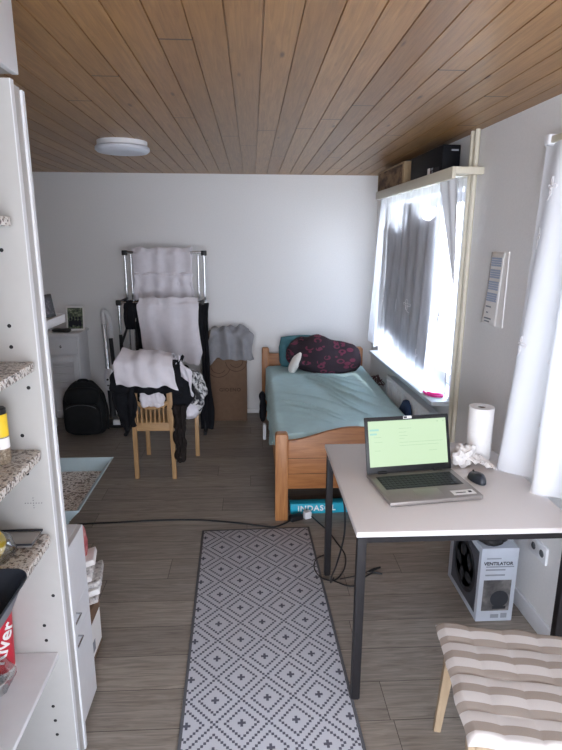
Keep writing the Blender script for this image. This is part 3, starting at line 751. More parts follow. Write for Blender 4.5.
# drying rack
t = thing('clothes_rack', 'chrome and black two-bar clothes drying rack against the back wall', 'clothes rack', (-.81, 5.15, 0))
YH, YL, ZH, ZL = 5.30, 4.95, 1.662, 1.238
obj('top_bar', T([(-1.2, YH, ZH), (-.42, YH, ZH)], .011, 12), M['chrome'], t)
obj('lower_bar', T([(-1.195, YL, ZL), (-.415, YL, ZL)], .011, 12), M['chrome'], t)
for x in (-1.175, -.445):
    obj('high_post', T([(x, YH, .05), (x, YH, ZH)], .012, 12), M['chrome'], t)
    obj('high_post', T([(x + .055 * (1 if x < -.8 else -1), YH, .05), (x + .055 * (1 if x < -.8 else -1), YH, ZH - .02)], .010, 12), M['chrome'], t)
    obj('joint', B(x - .026, x + .026, YH - .016, YH + .016, ZH - .028, ZH + .018, bev=.006), M['blackpl'], t)
    obj('joint', B(x - .024, x + .024, YL - .016, YL + .016, ZL - .028, ZL + .018, bev=.006), M['blackpl'], t)
    obj('cross_arm', T([(x, YL, ZL), (x, YH, ZL)], .012, 10), M['blackpl'], t)
    obj('low_post', T([(x, YL, .62), (x, YL, ZL)], .012, 12), M['chrome'], t)
    obj('lower_leg', T([(x, YL, .03), (x, YL, .95)], .016, 12), M['blackpl'], t)
    obj('mid_arm', T([(x, YL, .86), (x, YH, 1.0)], .012, 10), M['blackpl'], t)
    obj('foot', T([(x, YL - .06, .025), (x, YH + .08, .025)], .018, 10), M['blackpl'], t)
obj('rear_upright', T([(-1.10, YH - .02, .05), (-1.10, YH - .02, 1.02)], .014, 10), M['blackpl'], t)

# washing on the rack
tag(obj('white_shirt', drape([(-.83, YH + .022, 1.25), (-.83, YH + .018, 1.5), (-.83, YH, ZH + .034), (-.83, YH - .03, ZH + .004), (-.83, YH - .036, ZH - .05), (-.83, YH - .036, 1.43), (-.83, YH - .036, 1.235)], [.27, .27, .27, .268, .27, .275, .285], fold=.014, nf=11, amp=.012, seed=3, nu=70, nv=60, hem=.02), M['wshirt'], solid=.004),
    'white shirt hung over the top bar of the clothes rack', 'shirt', 'white washing on the rack')
tag(obj('white_undershirt', drape([(-.82, YH - .045, 1.48), (-.82, YH - .052, 1.47), (-.82, YH - .055, 1.45), (-.82, YH - .056, 1.35), (-.82, YH - .056, 1.228)], [.26, .262, .262, .265, .28], fold=.012, nf=14, amp=.02, seed=9, nu=70, nv=50, hem=.02), M['wshirt'], solid=.004),
    'second white garment layered lower on the top bar of the clothes rack', 'shirt')
tag(obj('white_shirt', drape([(-.74, YL + .025, .95), (-.74, YL + .02, 1.1), (-.74, YL, ZL + .036), (-.74, YL - .03, ZL + .004), (-.74, YL - .036, ZL - .05), (-.735, YL - .034, 1.0), (-.715, YL - .034, .80), (-.66, YL - .034, .685)], [.26, .26, .26, .262, .265, .255, .265, .17], fold=.012, nf=9, amp=.014, seed=5, nu=70, nv=60, hem=.05), M['wshirt'], solid=.004),
    'long white shirt hung over the front lower bar of the clothes rack', 'shirt')
tag(obj('black_sock', drape([(-1.08, YL + .02, 1.15), (-1.08, YL, ZL + .016), (-1.08, YL - .018, ZL - .04), (-1.08, YL - .02, 1.12), (-1.08, YL - .02, 1.0)], [.05, .05, .052, .05, .044], fold=.006, nf=3, amp=.01, seed=2, nu=16, nv=24), M['bcloth'], solid=.006),
    'small black garment hanging at left on the lower bar of the clothes rack', 'garment')
tag(obj('black_undershirt', drape([(-.98, YL + .024, 1.1), (-.98, YL, ZL + .016), (-.98, YL - .012, ZL - .05), (-.98, YL - .008, 1.05), (-.97, YL - .006, .82)], [.055, .055, .055, .05, .06], fold=.008, nf=3, amp=.01, seed=8, nu=16, nv=30), M['bcloth'], solid=.006),
    'narrow black garment beside the long white shirt on the lower bar', 'garment')
tag(obj('black_trousers', drape([(-.43, YL + .028, .9), (-.43, YL + .004, ZL - .02), (-.43, YL - .026, ZL - .10), (-.425, YL - .026, .8), (-.42, YL - .03, .4), (-.425, YL - .02, .06)], [.035, .035, .036, .04, .045, .055], fold=.012, nf=3, amp=.02, seed=4, nu=16, nv=60), M['bcloth'], solid=.01),
    'long black trousers hanging at the right end of the lower bar', 'trousers')

# big cardboard box with grey shirt
t = thing('cardboard_box', 'tall brown cardboard box standing on the floor beside the clothes rack', 'box', (-.245, 5.42, 0))
obj('carton', B(-.432, -.058, 5.33, 5.52, 0, .90, bev=.004), M['card'], t)
bm = bmesh.new()
def ring(bm, cx, cz, r, a0=0, a1=360, w=.006, y=5.3285):
    n = 28; pts = [(cx + r * math.cos(R(a0 + (a1 - a0) * i / n)), y, cz + r * math.sin(R(a0 + (a1 - a0) * i / n))) for i in range(n + 1)]
    for p, q in zip(pts, pts[1:]):
        d_ = Vector((q[0] - p[0], 0, q[2] - p[2])).normalized(); nrm = Vector((-d_.z, 0, d_.x)) * w * .5
        v = [bm.verts.new(Vector(p) + nrm), bm.verts.new(Vector(q) + nrm), bm.verts.new(Vector(q) - nrm), bm.verts.new(Vector(p) - nrm)]
        bm.faces.new(v)
ring(bm, -.335, .57, .075, 60, 330); ring(bm, -.335, .57, .115, 40, 345); ring(bm, -.16, .62, .065, -150, 120); ring(bm, -.16, .62, .105, -175, 95)
obj('printed_outline', bm, M['cardink'], t)
obj('lettering', text_bm('GIOENO', .05, TR((-.225, 5.3292, .325)) @ FACE_NY, .0004, .001, 1.15), M['cardink'], t)
tag(obj('grey_shirt', drape([(-.22, 5.50, .72), (-.22, 5.50, .88), (-.215, 5.44, .945), (-.215, 5.37, .945), (-.21, 5.31, .90), (-.205, 5.30, .80), (-.20, 5.295, .64)], [.19, .19, .175, .185, .215, .225, .215], fold=.018, nf=8, amp=.03, seed=6, nu=70, nv=60, hem=.06, sag=.02), M['gshirt'], solid=.005),
    'grey shirt draped over the top of the tall cardboard box', 'shirt')

# ================================================================== SLATTED CHAIR WITH CLOTHES
t = thing('dining_chair', 'beech chair with slatted back, seen from behind, loaded with clothes', 'chair', (-.72, 4.2, 0))
bl, br, fl, fr = Vector((-.886, 3.975, 0)), Vector((-.600, 3.96, 0)), Vector((-.885, 4.455, 0)), Vector((-.468, 4.415, 0))
def sq(bm, pts, r): return tube(bm, pts, r, 4)
def post(c, z0, z1, w=.017, d=.014, lean=0.0, dx=0):
    bm = B(-w, w, -d, d, 0, 1, bev=.003)
    for v in bm.verts: z = v.co.z; v.co = Vector((c.x + v.co.x + dx * z, c.y + v.co.y + lean * z, z0 + (z1 - z0) * z))
    return bm
obj('rear_leg', post(bl, 0, .90, .016, .016, -.03, .008), M['oak'], t); obj('rear_leg', post(br, 0, .90, .016, .016, -.03, -.008), M['oak'], t)
obj('front_leg', post(fl, 0, .43), M['oak'], t); obj('front_leg', post(fr, 0, .43), M['oak'], t)
bm = prism(bmesh.new(), [(-.885, 3.955), (-.60, 3.945), (-.455, 4.43), (-.90, 4.475)], 'z', .435, .455, bev=.004); obj('seat', bm, M['oaks'], t)
obj('seat_rail', B(-.87, -.612, 3.958, 3.978, .385, .44, bev=.003), M['oaks'], t)
obj('side_rail', sq(bmesh.new(), [(-.878, 3.98, .41), (-.885, 4.45, .41)], .022), M['oaks'], t); obj('side_rail', sq(bmesh.new(), [(-.615, 3.97, .41), (-.475, 4.41, .41)], .022), M['oaks'], t)
for k in range(8):
    x = -.855 + k * .0322
    obj('slat', B(x - .006, x + .006, 3.952, 3.964, .43, .80, bev=.002), M['oak'], t)
bm = grid(lambda u, v: Vector((-.875 + .265 * u, 3.948 + .002 * math.sin(u * 3.14), .60 + .035 * v - .045 * math.sin(u * math.pi))), 20, 2)
obj('curved_rail', bm, M['oaks'], t, solid=.012)
obj('top_rail', B(-.872, -.612, 3.935, 3.957, .80, .89, bev=.004), M['oaks'], t)
# clothes: black layers first, then the white shirt
tag(obj('black_hoodie', drape([(-.75, 4.24, .50), (-.75, 4.14, .74), (-.74, 4.02, .90), (-.74, 3.94, .915), (-.75, 3.895, .86), (-.76, 3.885, .78), (-.77, 3.89, .70)], [.16, .19, .23, .235, .24, .245, .22], fold=.014, nf=6, amp=.05, seed=11, nu=60, nv=60, hem=.07), M['bcloth'], solid=.016),
    'black hooded top draped over the back of the slatted chair', 'garment')
tag(obj('black_trousers', drape([(-.86, 4.12, .80), (-.90, 4.02, .87), (-.93, 3.93, .84), (-.935, 3.90, .70), (-.925, 3.91, .55), (-.915, 3.92, .44)], [.05, .06, .07, .07, .065, .06], fold=.014, nf=4, amp=.03, seed=12, nu=24, nv=50, hem=.05), M['bcloth'], solid=.02),
    'black trousers hanging down the left side of the slatted chair', 'trousers')
tag(obj('white_shirt', drape([(-.75, 4.24, .64), (-.75, 4.17, .84), (-.755, 4.04, .975), (-.765, 3.94, .985), (-.765, 3.848, .93), (-.76, 3.825, .85), (-.745, 3.82, .765)], [.12, .16, .18, .185, .20, .215, .22], across=(1, 0, -.07), fold=.010, nf=4, amp=.018, seed=14, nu=70, nv=60, hem=.03), M['wshirt'], solid=.008),
    'white T-shirt thrown over the black clothes on the slatted chair', 'shirt')
tag(obj('white_sleeve_cloth', drape([(-.58, 4.0, .935), (-.545, 3.95, .88), (-.50, 3.93, .80), (-.475, 3.94, .71), (-.47, 3.96, .64)], [.06, .065, .06, .05, .035], across=(.8, -.3, .45), fold=.012, nf=4, amp=.03, seed=15, nu=24, nv=40), M['wshirt'], solid=.01),
    'white sleeve hanging off the right side of the slatted chair', 'garment')
tag(obj('white_cloth', drape([(-.735, 3.94, .76), (-.735, 3.925, .72), (-.735, 3.925, .64), (-.735, 3.93, .585)], [.09, .09, .088, .075], fold=.01, nf=5, amp=.02, seed=16, nu=24, nv=30), M['wshirt'], solid=.006),
    'small white cloth caught against the slats of the chair back', 'cloth')
tag(obj('black_sweater', BL((-.545, 4.03, .70), (.09, .12, .19), .8, 36, 26, .05, 7, 4), M['bcloth']), 'bunched black sweater at the right corner of the slatted chair', 'garment')
tag(obj('patterned_shirt', BL((-.455, 4.15, .64), (.075, .13, .16), .8, 36, 26, .05, 9, 7), M['pattern']), 'black and white patterned shirt bundled on the right of the chair seat', 'shirt')
tag(obj('white_towel', BL((-.50, 4.07, .53), (.07, .10, .085), .9, 30, 20, .05, 10, 2), M['wshirt']), 'crumpled white cloth on the seat of the slatted chair', 'cloth')
tag(obj('dark_sock', drape([(-.535, 3.90, .60), (-.538, 3.895, .45), (-.54, 3.895, .30), (-.545, 3.895, .17)], [.045, .038, .036, .024], fold=.008, nf=3, amp=.02, seed=17, nu=16, nv=40), M['brcloth'], solid=.03),
    'dark brown stocking dangling from the right of the slatted chair nearly to the floor', 'stocking')

# ================================================================== BED
t = thing('single_bed', 'orange pine single bed with wavy footboard under the far window', 'bed', (.62, 4.4, 0))
def bpost(x0, x1, y0, y1, h):
    bm = bmesh.new(); pts = [(x0, 0), (x1, 0), (x1, h - .012), (x1 - .012, h), (x0 + .012, h), (x0, h - .012)]
    return prism(bm, pts, 'y', y0, y1, bev=.004)
FY = 3.265
obj('foot_post', bpost(.140, .222, FY, FY + .07, .595), M['pinev'], t); obj('foot_post', bpost(1.06, 1.14, FY, FY + .07, .595), M['pinev'], t)
obj('head_post', bpost(.095, .168, 5.44, 5.51, .725), M['pinev'], t); obj('head_post', bpost(1.045, 1.118, 5.44, 5.51, .725), M['pinev'], t)
pts = [(.222, .215), (1.06, .215)]
top = []
for k in range(41):
    u = k / 40; x = 1.06 - u * .838
    top.append((x, .545 + .085 * (0.5 - 0.5 * math.cos(2 * math.pi * min(1, max(0, (x - .222) / .838)))) ** .9))
obj('footboard', prism(bmesh.new(), pts + top, 'y', FY + .02, FY + .05, bev=.004), M['pine'], t)
obj('board_groove', box(B(.222, 1.06, FY + .0185, FY + .021, .318, .321), .222, 1.06, FY + .0185, FY + .021, .425, .428), M['cardink'], t)
obj('headboard', prism(bmesh.new(), [(.168, .25), (1.045, .25), (1.045, .665), (.168, .665)], 'y', 5.46, 5.49, bev=.004), M['pine'], t)
obj('side_rail', B(.150, .178, FY + .07, 5.44, .24, .42, bev=.004), M['piney'], t); obj('side_rail', B(1.07, 1.098, FY + .07, 5.44, .24, .42, bev=.004), M['piney'], t)
obj('slat_base', B(.18, 1.07, FY + .07, 5.42, .30, .33), M['piney'], t)
# mattress + sheet: things lying on the bed
tag(obj('mattress', B(.185, 1.065, 3.345, 5.43, .331, .50, bev=.03, seg=3), M['pillw']), 'white mattress lying inside the pine bed under the teal sheet', 'mattress')
def wr_fold(x, y):
    h = 0.0
    # long pulls running from the pillow towards the wall side foot
    for (ax, ay, bx, by, w_, a_) in ((.50, 5.0, 1.02, 4.2, .020, .022), (.56, 5.02, 1.05, 4.5, .018, .018), (.45, 4.92, .98, 3.95, .022, .022), (.62, 5.0, 1.06, 4.75, .016, .014),
                                   (.42, 4.8, .86, 3.98, .018, .016), (.40, 5.02, .62, 4.62, .016, .014), (.24, 4.05, .62, 3.62, .016, .016), (.22, 4.2, .60, 3.75, .018, .018), (.23, 3.92, .52, 3.55, .016, .014), (.26, 4.4, .70, 3.9, .02, .012), (.8, 4.3, 1.06, 3.7, .022, .016), (.5, 4.4, .95, 3.65, .02, .012)):
        dx, dy = bx - ax, by - ay; L = math.hypot(dx, dy); ux, uy = dx / L, dy / L
        s = (x - ax) * ux + (y - ay) * uy; n_ = -(x - ax) * uy + (y - ay) * ux
        n_ += .05 * math.sin(s * 5 + ax * 9)
        if 0 < s < L: h += 1.7 * a_ * math.sin(math.pi * s / L) ** .7 * math.exp(-abs(n_) / (w_ * (.34 if n_ > 0 else .9)))
    return h + .006 * noise.noise(Vector((x * 9, y * 5, 1))) + .012 * noise.noise(Vector((x * 3, y * 2, 4)))
def sheet_fn(u, v):
    y = 3.342 + v * 2.09
    # cross-section: down the room side, over the top, down the window side
    s = u * 1.56 - .30; x0, x1, zt, r = .130 + .0 * v, 1.118, .555, .05
    wtop = x1 - x0
    if s < 0: x, z = x0 - .004 * math.sin(y * 9), zt - r + s * .55 * min(1, .1 + v * 5) + .02
    elif s > wtop: x, z = x1, zt - r - (s - wtop) * .8 + .02
    else:
        x = x0 + s; e = min(s, wtop - s)
        z = zt - (r - math.sqrt(max(0, r * r - (r - e) ** 2)) if e < r else 0) * .9
        fe = min(1, min(s, wtop - s) / .08)
        endr = min(1, v / .03, (1 - v) / .03); 
        z += wr_fold(x, y) * fe - .035 * (1 - endr)
    if s < 0:
        x += .012 * math.sin(y * 17 + 3 * math.sin(y * 3)) * (-s / .3); z += .03 * noise.noise(Vector((y * 2, 1, 1))) * (-s / .3)
    return Vector((x, y, z))
tag(obj('bed_sheet', grid(sheet_fn, 230, 300), M['sheet'], solid=.004, smooth=80), 'wrinkled teal fitted sheet stretched over the bed mattress', 'bed sheet')
def pillow_bm(c, hw, hh, th, seed, rot):
    def f(u, v, s):
        a, b = (u - .5) * 2, (v - .5) * 2
        k = max(0, (1 - a ** 4) * (1 - b ** 4)) ** .45
        n_ = noise.noise(Vector((a * 2.2, b * 2.2, seed))) * .2 + noise.noise(Vector((a * 5, b * 5, seed + 3))) * .08
        return Vector((a * hw * (1 - .10 * b * b + .04 * n_ * 4), s * th * k * (1 + n_), b * hh * (1 - .14 * a * a))) + Vector((0, .02 * noise.noise(Vector((a * 2, b * 2, seed + 9))), 0))
    A = grid(lambda u, v: f(u, v, 1), 40, 28); Bq = grid(lambda u, v: f(u, v, -1), 40, 28)
    merge(A, Bq); bmesh.ops.remove_doubles(A, verts=A.verts, dist=.002); A.transform(TR(c) @ rot); return A
tag(obj('teal_pillow', pillow_bm((.50, 5.36, .705), .24, .165, .06, 2, Matrix.Rotation(R(-14), 4, 'X')), M['teal'], smooth=80), 'teal pillow leaning on the headboard behind the maroon pillow', 'pillow')
t = thing('maroon_pillow', 'big dark pillow with maroon leaf print propped at the head of the bed', 'pillow', (.66, 5.15, .55))
bm = BL((.665, 5.17, .70), (.345, .13, .165), .5, 60, 40, .05, 4.5, 8, Matrix.Rotation(R(4), 4, 'Y') @ Matrix.Rotation(R(-15), 4, 'X'), e2=.62)
obj('pillow_case', bm, M['leafy'], t, smooth=80)
obj('white_inner', BL((.412, 5.078, .668), (.042, .05, .118), .8, 30, 22, .008, 8, 3, Matrix.Rotation(R(22), 4, 'Y') @ Matrix.Rotation(R(-35), 4, 'Z') @ Matrix.Rotation(R(-12), 4, 'X'), e2=.7), M['pillw'], t, smooth=80)
# hanging beside the bed
tag(obj('black_bag', BL((.085, 4.70, .34), (.03, .10, .13), .8, 26, 18, .02, 9, 5), M['bcloth']), 'small black bag hanging on the room side of the bed', 'bag')
tag(obj('white_adapter', B(.085, .115, 4.50, 4.56, .10, .24, bev=.008), M['whitepl']), 'white power brick hanging by the room side of the bed', 'adapter')
tag(obj('navy_jacket', BL((1.145, 3.86, .45), (.035, .14, .17), .8, 30, 20, .03, 7, 3), M['navy'], wr=False), 'dark blue cloth stuffed between the bed and the radiator', 'cloth')
tag(obj('cord_bundle', T(spline([(1.145 + .03 * math.cos(k * 1.3) + .02 * math.sin(k * 3.1), 4.86 + .10 * math.sin(k * .9), .53 + .03 * math.sin(k * 2.3)) for k in range(26)], 5), .0045, 6), plain('dark_red_cord', S(92, 58, 58), .7)),
    'tangled dark red cord between the head of the bed and the window wall', 'cord')
# turquoise box under the foot
t = thing('turquoise_box', 'flat turquoise box with white capital letters under the foot of the bed', 'box', (.43, 3.42, 0))
mr = TR((.245, 3.345, 0)) @ Matrix.Rotation(R(2.5), 4, 'Z')
obj('carton', box(bmesh.new(), 0, .395, 0, .07, .002, .074, bev=.003, mat=mr), M['cyan'], t)
obj('lettering', text_bm('INDASOL', .056, mr @ TR((.175, -.0012, .040)) @ FACE_NY, .0006, .0012, 1.12), M['paper'], t)

# ================================================================== RUG
ra = R(-1.5)
o = obj('patterned_rug', B(-.338, .338, -1.0, 1.0, 0, .007, bev=.0025), M['rug'], loc=(0, 0, 0)); o.location = (.043, 2.165, .0005); o.rotation_euler = (0, 0, R(1.6))
tag(o, 'long runner rug with grey stepped diamond pattern on the laminate floor', 'rug')

# ================================================================== TABLE
TX0, TX1, TY_0, TY_1, TT = .376, 1.222, 1.803, 2.70, .745
t = thing('desk_table', 'white table with square black steel legs carrying the laptop', 'table', (.8, 2.2, 0))
obj('tabletop', B(TX0, TX1, TY_0, TY_1, TT - .022, TT, bev=.004), M['tabletop'], t)
bm = bmesh.new(); box(bm, TX0 - .0008, TX1, TY_0 - .0008, TY_0 + .001, TT - .021, TT - .003); box(bm, TX0 - .0008, TX0 + .001, TY_0, TY_1, TT - .021, TT - .003)
obj('edge_band', bm, M['tableedge'], t)
LW = .034
for x in (TX0 + .006, TX1 - .006 - LW):
    for y in (TY_0 + .006, TY_1 - .02 - LW): obj('leg', B(x, x + LW, y, y + LW, .006, TT - .022, bev=.002), M['blacksteel'], t)
for y in (TY_0 + .006, TY_1 - .02 - LW): obj('apron', B(TX0 + .04, TX1 - .04, y + .004, y + LW - .004, TT - .050, TT - .022), M['blacksteel'], t)
for x in (TX0 + .006, TX1 - .006 - LW): obj('apron', B(x + .004, x + LW - .004, TY_0 + .04, TY_1 - .054, TT - .050, TT - .022), M['blacksteel'], t)
for x in (TX0 + .006, TX1 - .006 - LW):
    for y in (TY_0 + .006, TY_1 - .02 - LW): obj('foot', B(x + .004, x + LW - .004, y + .004, y + LW - .004, 0, .006), M['blackpl'], t)

# laptop
LA_ = TR((.543, 1.982, TT)) @ Matrix.Rotation(R(7.6), 4, 'Z')
LWid, LDep = .405, .290
t = thing('laptop', 'open silver laptop with a pale green screen on the table', 'laptop', LA_ @ Vector((LWid / 2, LDep / 2, 0)))
obj('base', box(bmesh.new(), 0, LWid, 0, LDep, .004, .022, bev=.005, mat=LA_), M['silver'], t)
obj('bottom_case', box(bmesh.new(), .004, LWid - .004, .004, LDep - .004, .001, .012, bev=.004, mat=LA_), M['blackpl'], t)
bm = bmesh.new(); box(bm, .028, LWid - .028, .116, LDep - .044, .0222, .0228, mat=LA_)
kb = obj('keyboard', bm, M['blackpl'], t)
bm = bmesh.new()
for r_ in range(6):
    y0 = .118 + r_ * .0215; x = .030
    widths = [.0195] * 18
    if r_ == 0: widths = [.026, .02, .02, .024, .095, .024, .02, .02, .02, .0195, .0195, .0195]
    for w_ in widths:
        if x + w_ > LWid - .028: break
        box(bm, x + .0015, x + w_ - .0015, y0 + .0015, y0 + (.0195 if r_ < 5 else .014), .0226, .0252, bev=.0012, seg=1, mat=LA_); x += w_
obj('keys', bm, M['keys'], kb)
obj('touchpad', box(bmesh.new(), .135, .245, .018, .098, .0219, .0226, bev=.0003, mat=LA_), M['silver'], t)
obj('sticker', box(bmesh.new(), .285, .385, .02, .062, .0221, .0228, mat=LA_), M['paper'], t)
obj('sticker_print', box(box(bmesh.new(), .30, .345, .036, .042, .0226, .0231, mat=LA_), .358, .372, .035, .05, .0226, .0231, mat=LA_), M['ink'], t)
SM = LA_ @ TR((0, LDep - .012, .022)) @ Matrix.Rotation(R(-17), 4, 'X')
SH = .252
lid = obj('lid', box(bmesh.new(), 0, LWid, 0, .008, .0, SH, bev=.004, mat=SM), M['blackpl'], t)
obj('screen', box(bmesh.new(), .016, LWid - .016, -.0012, .0002, .030, SH - .018, mat=SM), M['screen'], lid)
bm = bmesh.new()
for (x0, x1, z) in ((.05, .30, .232), (.16, .22, .195), (.16, .195, .178), (.16, .20, .162), (.16, .185, .150), (.04, .075, .16), (.04, .08, .138), (.04, .07, .10), (.16, .37, .132), (.16, .35, .118), (.30, .34, .09)): box(bm, x0, x1, -.0017, -.0010, z, z + .0022, mat=SM)
for k in range(2): box(bm, LWid - .06 + k * .028, LWid - .054 + k * .028, -.0017, -.0010, .218, .224, mat=SM)
obj('screen_text', bm, M['screentx'], lid)
obj('screen_links', box(box(bmesh.new(), .022, .065, -.0017, -.0010, .19, .198, mat=SM), .022, .055, -.0017, -.0010, .172, .180, mat=SM), M['screenbl'], lid)
obj('webcam_sticker', box(bmesh.new(), .185, .225, -.001, .0, SH - .013, SH - .001, mat=SM), M['whitepl'], lid)
obj('webcam', box(bmesh.new(), .187, .203, -.0015, -.0005, SH - .011, SH - .003, mat=SM), M['blackpl'], lid)
for x in (.05, LWid - .09): obj('hinge', T([SM @ Vector((x, .0, .004)), SM @ Vector((x + .04, .0, .004))], .007, 12), M['blackpl'], t)

# mouse, paper roll, tissue
t = thing('computer_mouse', 'dark wireless mouse on the table right of the laptop', 'mouse', (.99, 2.22, TT))
mm = TR((.992, 2.222, TT)) @ Matrix.Rotation(R(10), 4, 'Z')
def mouse(u, v):
    a = 2 * math.pi * u; k = math.sin(v * math.pi / 2); r_ = math.cos(v * math.pi / 2) ** .45
    return mm @ Vector((math.cos(a) * .031 * r_ * (1 + .08 * math.sin(a)), math.sin(a) * .056 * r_, .002 + .036 * k * (1 - .12 * math.sin(a))))
bm = grid(mouse, 36, 14); bmesh.ops.remove_doubles(bm, verts=bm.verts, dist=.0004); obj('shell', bm, M['pan'], t, smooth=80)
obj('wheel', LA([(.006, -.003), (.008, -.002), (.008, .002), (.006, .003)], mm @ Vector((0, .034, .031)), 16, 'x'), M['blackpl'], t)
obj('grey_emblem', BL(mm @ Vector((.004, -.030, .0345)), (.010, .008, .003), 1, 14, 10), M['greypl'], t)
t = thing('paper_towel_roll', 'upright white paper towel roll on the table near the window wall', 'paper roll', (1.105, 2.50, TT))
pr_ = [(.021, TT + .258), (.021, TT + .001), (.058, TT + .001), (.0595, TT + .006), (.0595, TT + .254), (.058, TT + .258), (.021, TT + .258)]
bm = bmesh.new(); rg = [[bm.verts.new((1.105 + r_ * math.cos(2 * math.pi * k / 40), 2.50 + r_ * math.sin(2 * math.pi * k / 40), z)) for k in range(40)] for r_, z in pr_[:-1]]
for i in range(len(rg)):
    for k in range(40): bm.faces.new((rg[i][k], rg[i][(k + 1) % 40], rg[(i + 1) % len(rg)][(k + 1) % 40], rg[(i + 1) % len(rg)][k]))
obj('paper', bm, M['paper'], t)
obj('card_core', LA([(.0205, TT + .002), (.0205, TT + .252), (.018, TT + .2525), (.018, TT + .003)], (1.105, 2.50, 0), 32), M['card'], t)
t = thing('crumpled_tissue', 'crumpled white paper tissue on the table between laptop and paper roll', 'tissue', (1.0, 2.38, TT))
bm = bmesh.new()
bm = BL((.995, 2.405, TT + .045), (.056, .056, .045), .9, 64, 44, .045, 17, 6)
for v in bm.verts:
    q = v.co * 46; v.co += Vector((noise.noise(q), noise.noise(q + Vector((5, 0, 0))), noise.noise(q + Vector((0, 9, 0))))) * .016
for v in bm.verts: v.co.z = max(v.co.z, TT + .002)
obj('crumpled_wad', bm, M['tissue'], t, smooth=25)
def tis(u, v):
    x = .985 + .135 * u; y = 2.36 + .10 * v - .05 * u
    z = TT + .004 + .075 * max(0, 1 - u * 1.05) ** 1.0 * (0.4 + .6 * v) + .022 * abs(noise.noise(Vector((u * 6, v * 5, 2)))) + .012 * abs(math.sin(u * 9 + v * 5))
    return Vector((x, y, z))
obj('loose_corner', grid(tis, 26, 20), M['tissue'], t, solid=.002, smooth=30)

# ================================================================== FAN CARTON
t = thing('fan_carton', 'white fan carton with photo and black lettering on the floor under the table', 'box', (1.16, 2.45, 0))
FX0, FX1, FY0, FY1, FZ = 1.060, 1.238, 2.245, 2.63, .392
obj('carton', B(FX0, FX1, FY0, FY1, .001, FZ, bev=.003), M['fan'], t)
obj('front_photo', B(FX0 + .022, FX1 - .022, FY0 - .0012, FY0 + .001, .06, .225), M['fanpic'], t)
bm = bmesh.new(); lathe(bm, [(.044, 0), (.044, .001), (.002, .001)], (FX0 + .105, FY0 - .0014, .125), 28, 'y'); box(bm, FX0 + .075, FX0 + .14, FY0 - .0024, FY0 - .001, .07, .085)
obj('printed_fan', bm, M['fandark'], t)
obj('lettering', text_bm('VENTILATOR', .0235, TR((FX0 + .084, FY0 - .0012, .312)) @ FACE_NY, .0005, .0006), M['ink'], t)
for x1, z in ((.075, .336), (.14, .293), (.10, .276), (.10, .248)): obj('printed_line', B(FX0 + .026, FX0 + x1 + .02, FY0 - .0015, FY0 - .0005, z, z + (.006 if z > .28 else .008)), M['print'], t)
bm = bmesh.new(); box(bm, FX0 + .07, FX0 + .11, FY0 - .0015, FY0 - .0005, .02, .04); box(bm, FX0 + .12, FX0 + .15, FY0 - .0015, FY0 - .0005, .02, .045)
obj('printed_symbols', bm, M['print'], t)
obj('side_photo', B(FX0 - .0012, FX0 + .001, FY0 + .025, FY0 + .335, .035, .36), M['fanmid'], t)
bm = bmesh.new(); lathe(bm, [(.135, 0), (.135, .0012), (.11, .0012), (.11, 0)], (FX0 - .002, FY0 + .18, .20), 40, 'x'); lathe(bm, [(.032, 0), (.032, .0012), (.002, .0012)], (FX0 - .002, FY0 + .18, .20), 24, 'x')
for k in range(5):
    a = k * 2 * math.pi / 5; c = Vector((FX0 - .0018, FY0 + .18 + .07 * math.cos(a), .20 + .07 * math.sin(a))); blob(bm, c, (.0006, .045, .028), 1, 14, 8, rot=Matrix.Rotation(-a + .5, 4, 'X'))
obj('printed_rotor', bm, M['fandark'], t)
tag(obj('black_plastic_bag', BL((1.13, 2.33, FZ + .022), (.075, .09, .024), .8, 36, 18, .02, 16, 4), M['blackpl']), 'crumpled black plastic bag lying on top of the fan carton', 'bag')

# ================================================================== CABLES
Z = .006
t = thing('power_strip', 'black extension lead running across the floor to a socket block by the bed post', 'extension lead', (.3, 3.24, 0))
obj('lead', T(spline([(-1.20, 3.24, Z), (-1.111, 3.268, Z), (-.862, 3.283, Z), (-.609, 3.298, Z), (-.349, 3.29, Z), (-.088, 3.237, Z), (.05, 3.195, Z), (.13, 3.18, Z), (.203, 3.225, Z), (.25, 3.262, .012)], 8), .0058, 8), M['blackpl'], t)
obj('socket_block', box(bmesh.new(), -.03, .06, -.022, .022, .001, .036, bev=.006, mat=TR((.262, 3.268, 0)) @ Matrix.Rotation(R(25), 4, 'Z')), M['blackpl'], t)
t = thing('charger_plug', 'white charger plug in the socket block at the foot of the bed', 'charger', (.35, 3.29, .01))
obj('plug_body', box(bmesh.new(), -.024, .024, -.02, .02, .004, .052, bev=.006, mat=TR((.352, 3.292, 0)) @ Matrix.Rotation(R(20), 4, 'Z')), M['whitepl'], t)
tag(obj('charger_cable', T(spline([(.378, 3.285, .02), (.42, 3.22, Z), (.466, 3.112, Z), (.50, 2.98, Z), (.528, 2.838, Z), (.50, 2.70, Z), (.432, 2.60, Z), (.36, 2.63, Z), (.335, 2.72, Z), (.36, 2.81, Z), (.42, 2.85, Z)], 8), .0042, 8), M['blackpl']),
    'black cable looping on the floor round the far table leg', 'cable')
tag(obj('loose_cable', T(spline([(.42, 2.60, Z), (.50, 2.545, Z), (.56, 2.56, Z), (.60, 2.62, Z), (.66, 2.665, Z)], 8), .004, 8), M['blackpl']), 'short black cable on the floor under the table', 'cable')
t = thing('hanging_cable', 'black cable hanging from the tabletop edge down to the floor', 'cable', (.45, 2.45, 0))
obj('wire', T(spline([(.40, 2.30, .70), (.425, 2.33, .55), (.43, 2.36, .40), (.41, 2.42, .22), (.40, 2.50, .10), (.405, 2.56, .02), (.43, 2.62, Z)], 8), .0045, 8), M['blackpl'], t)
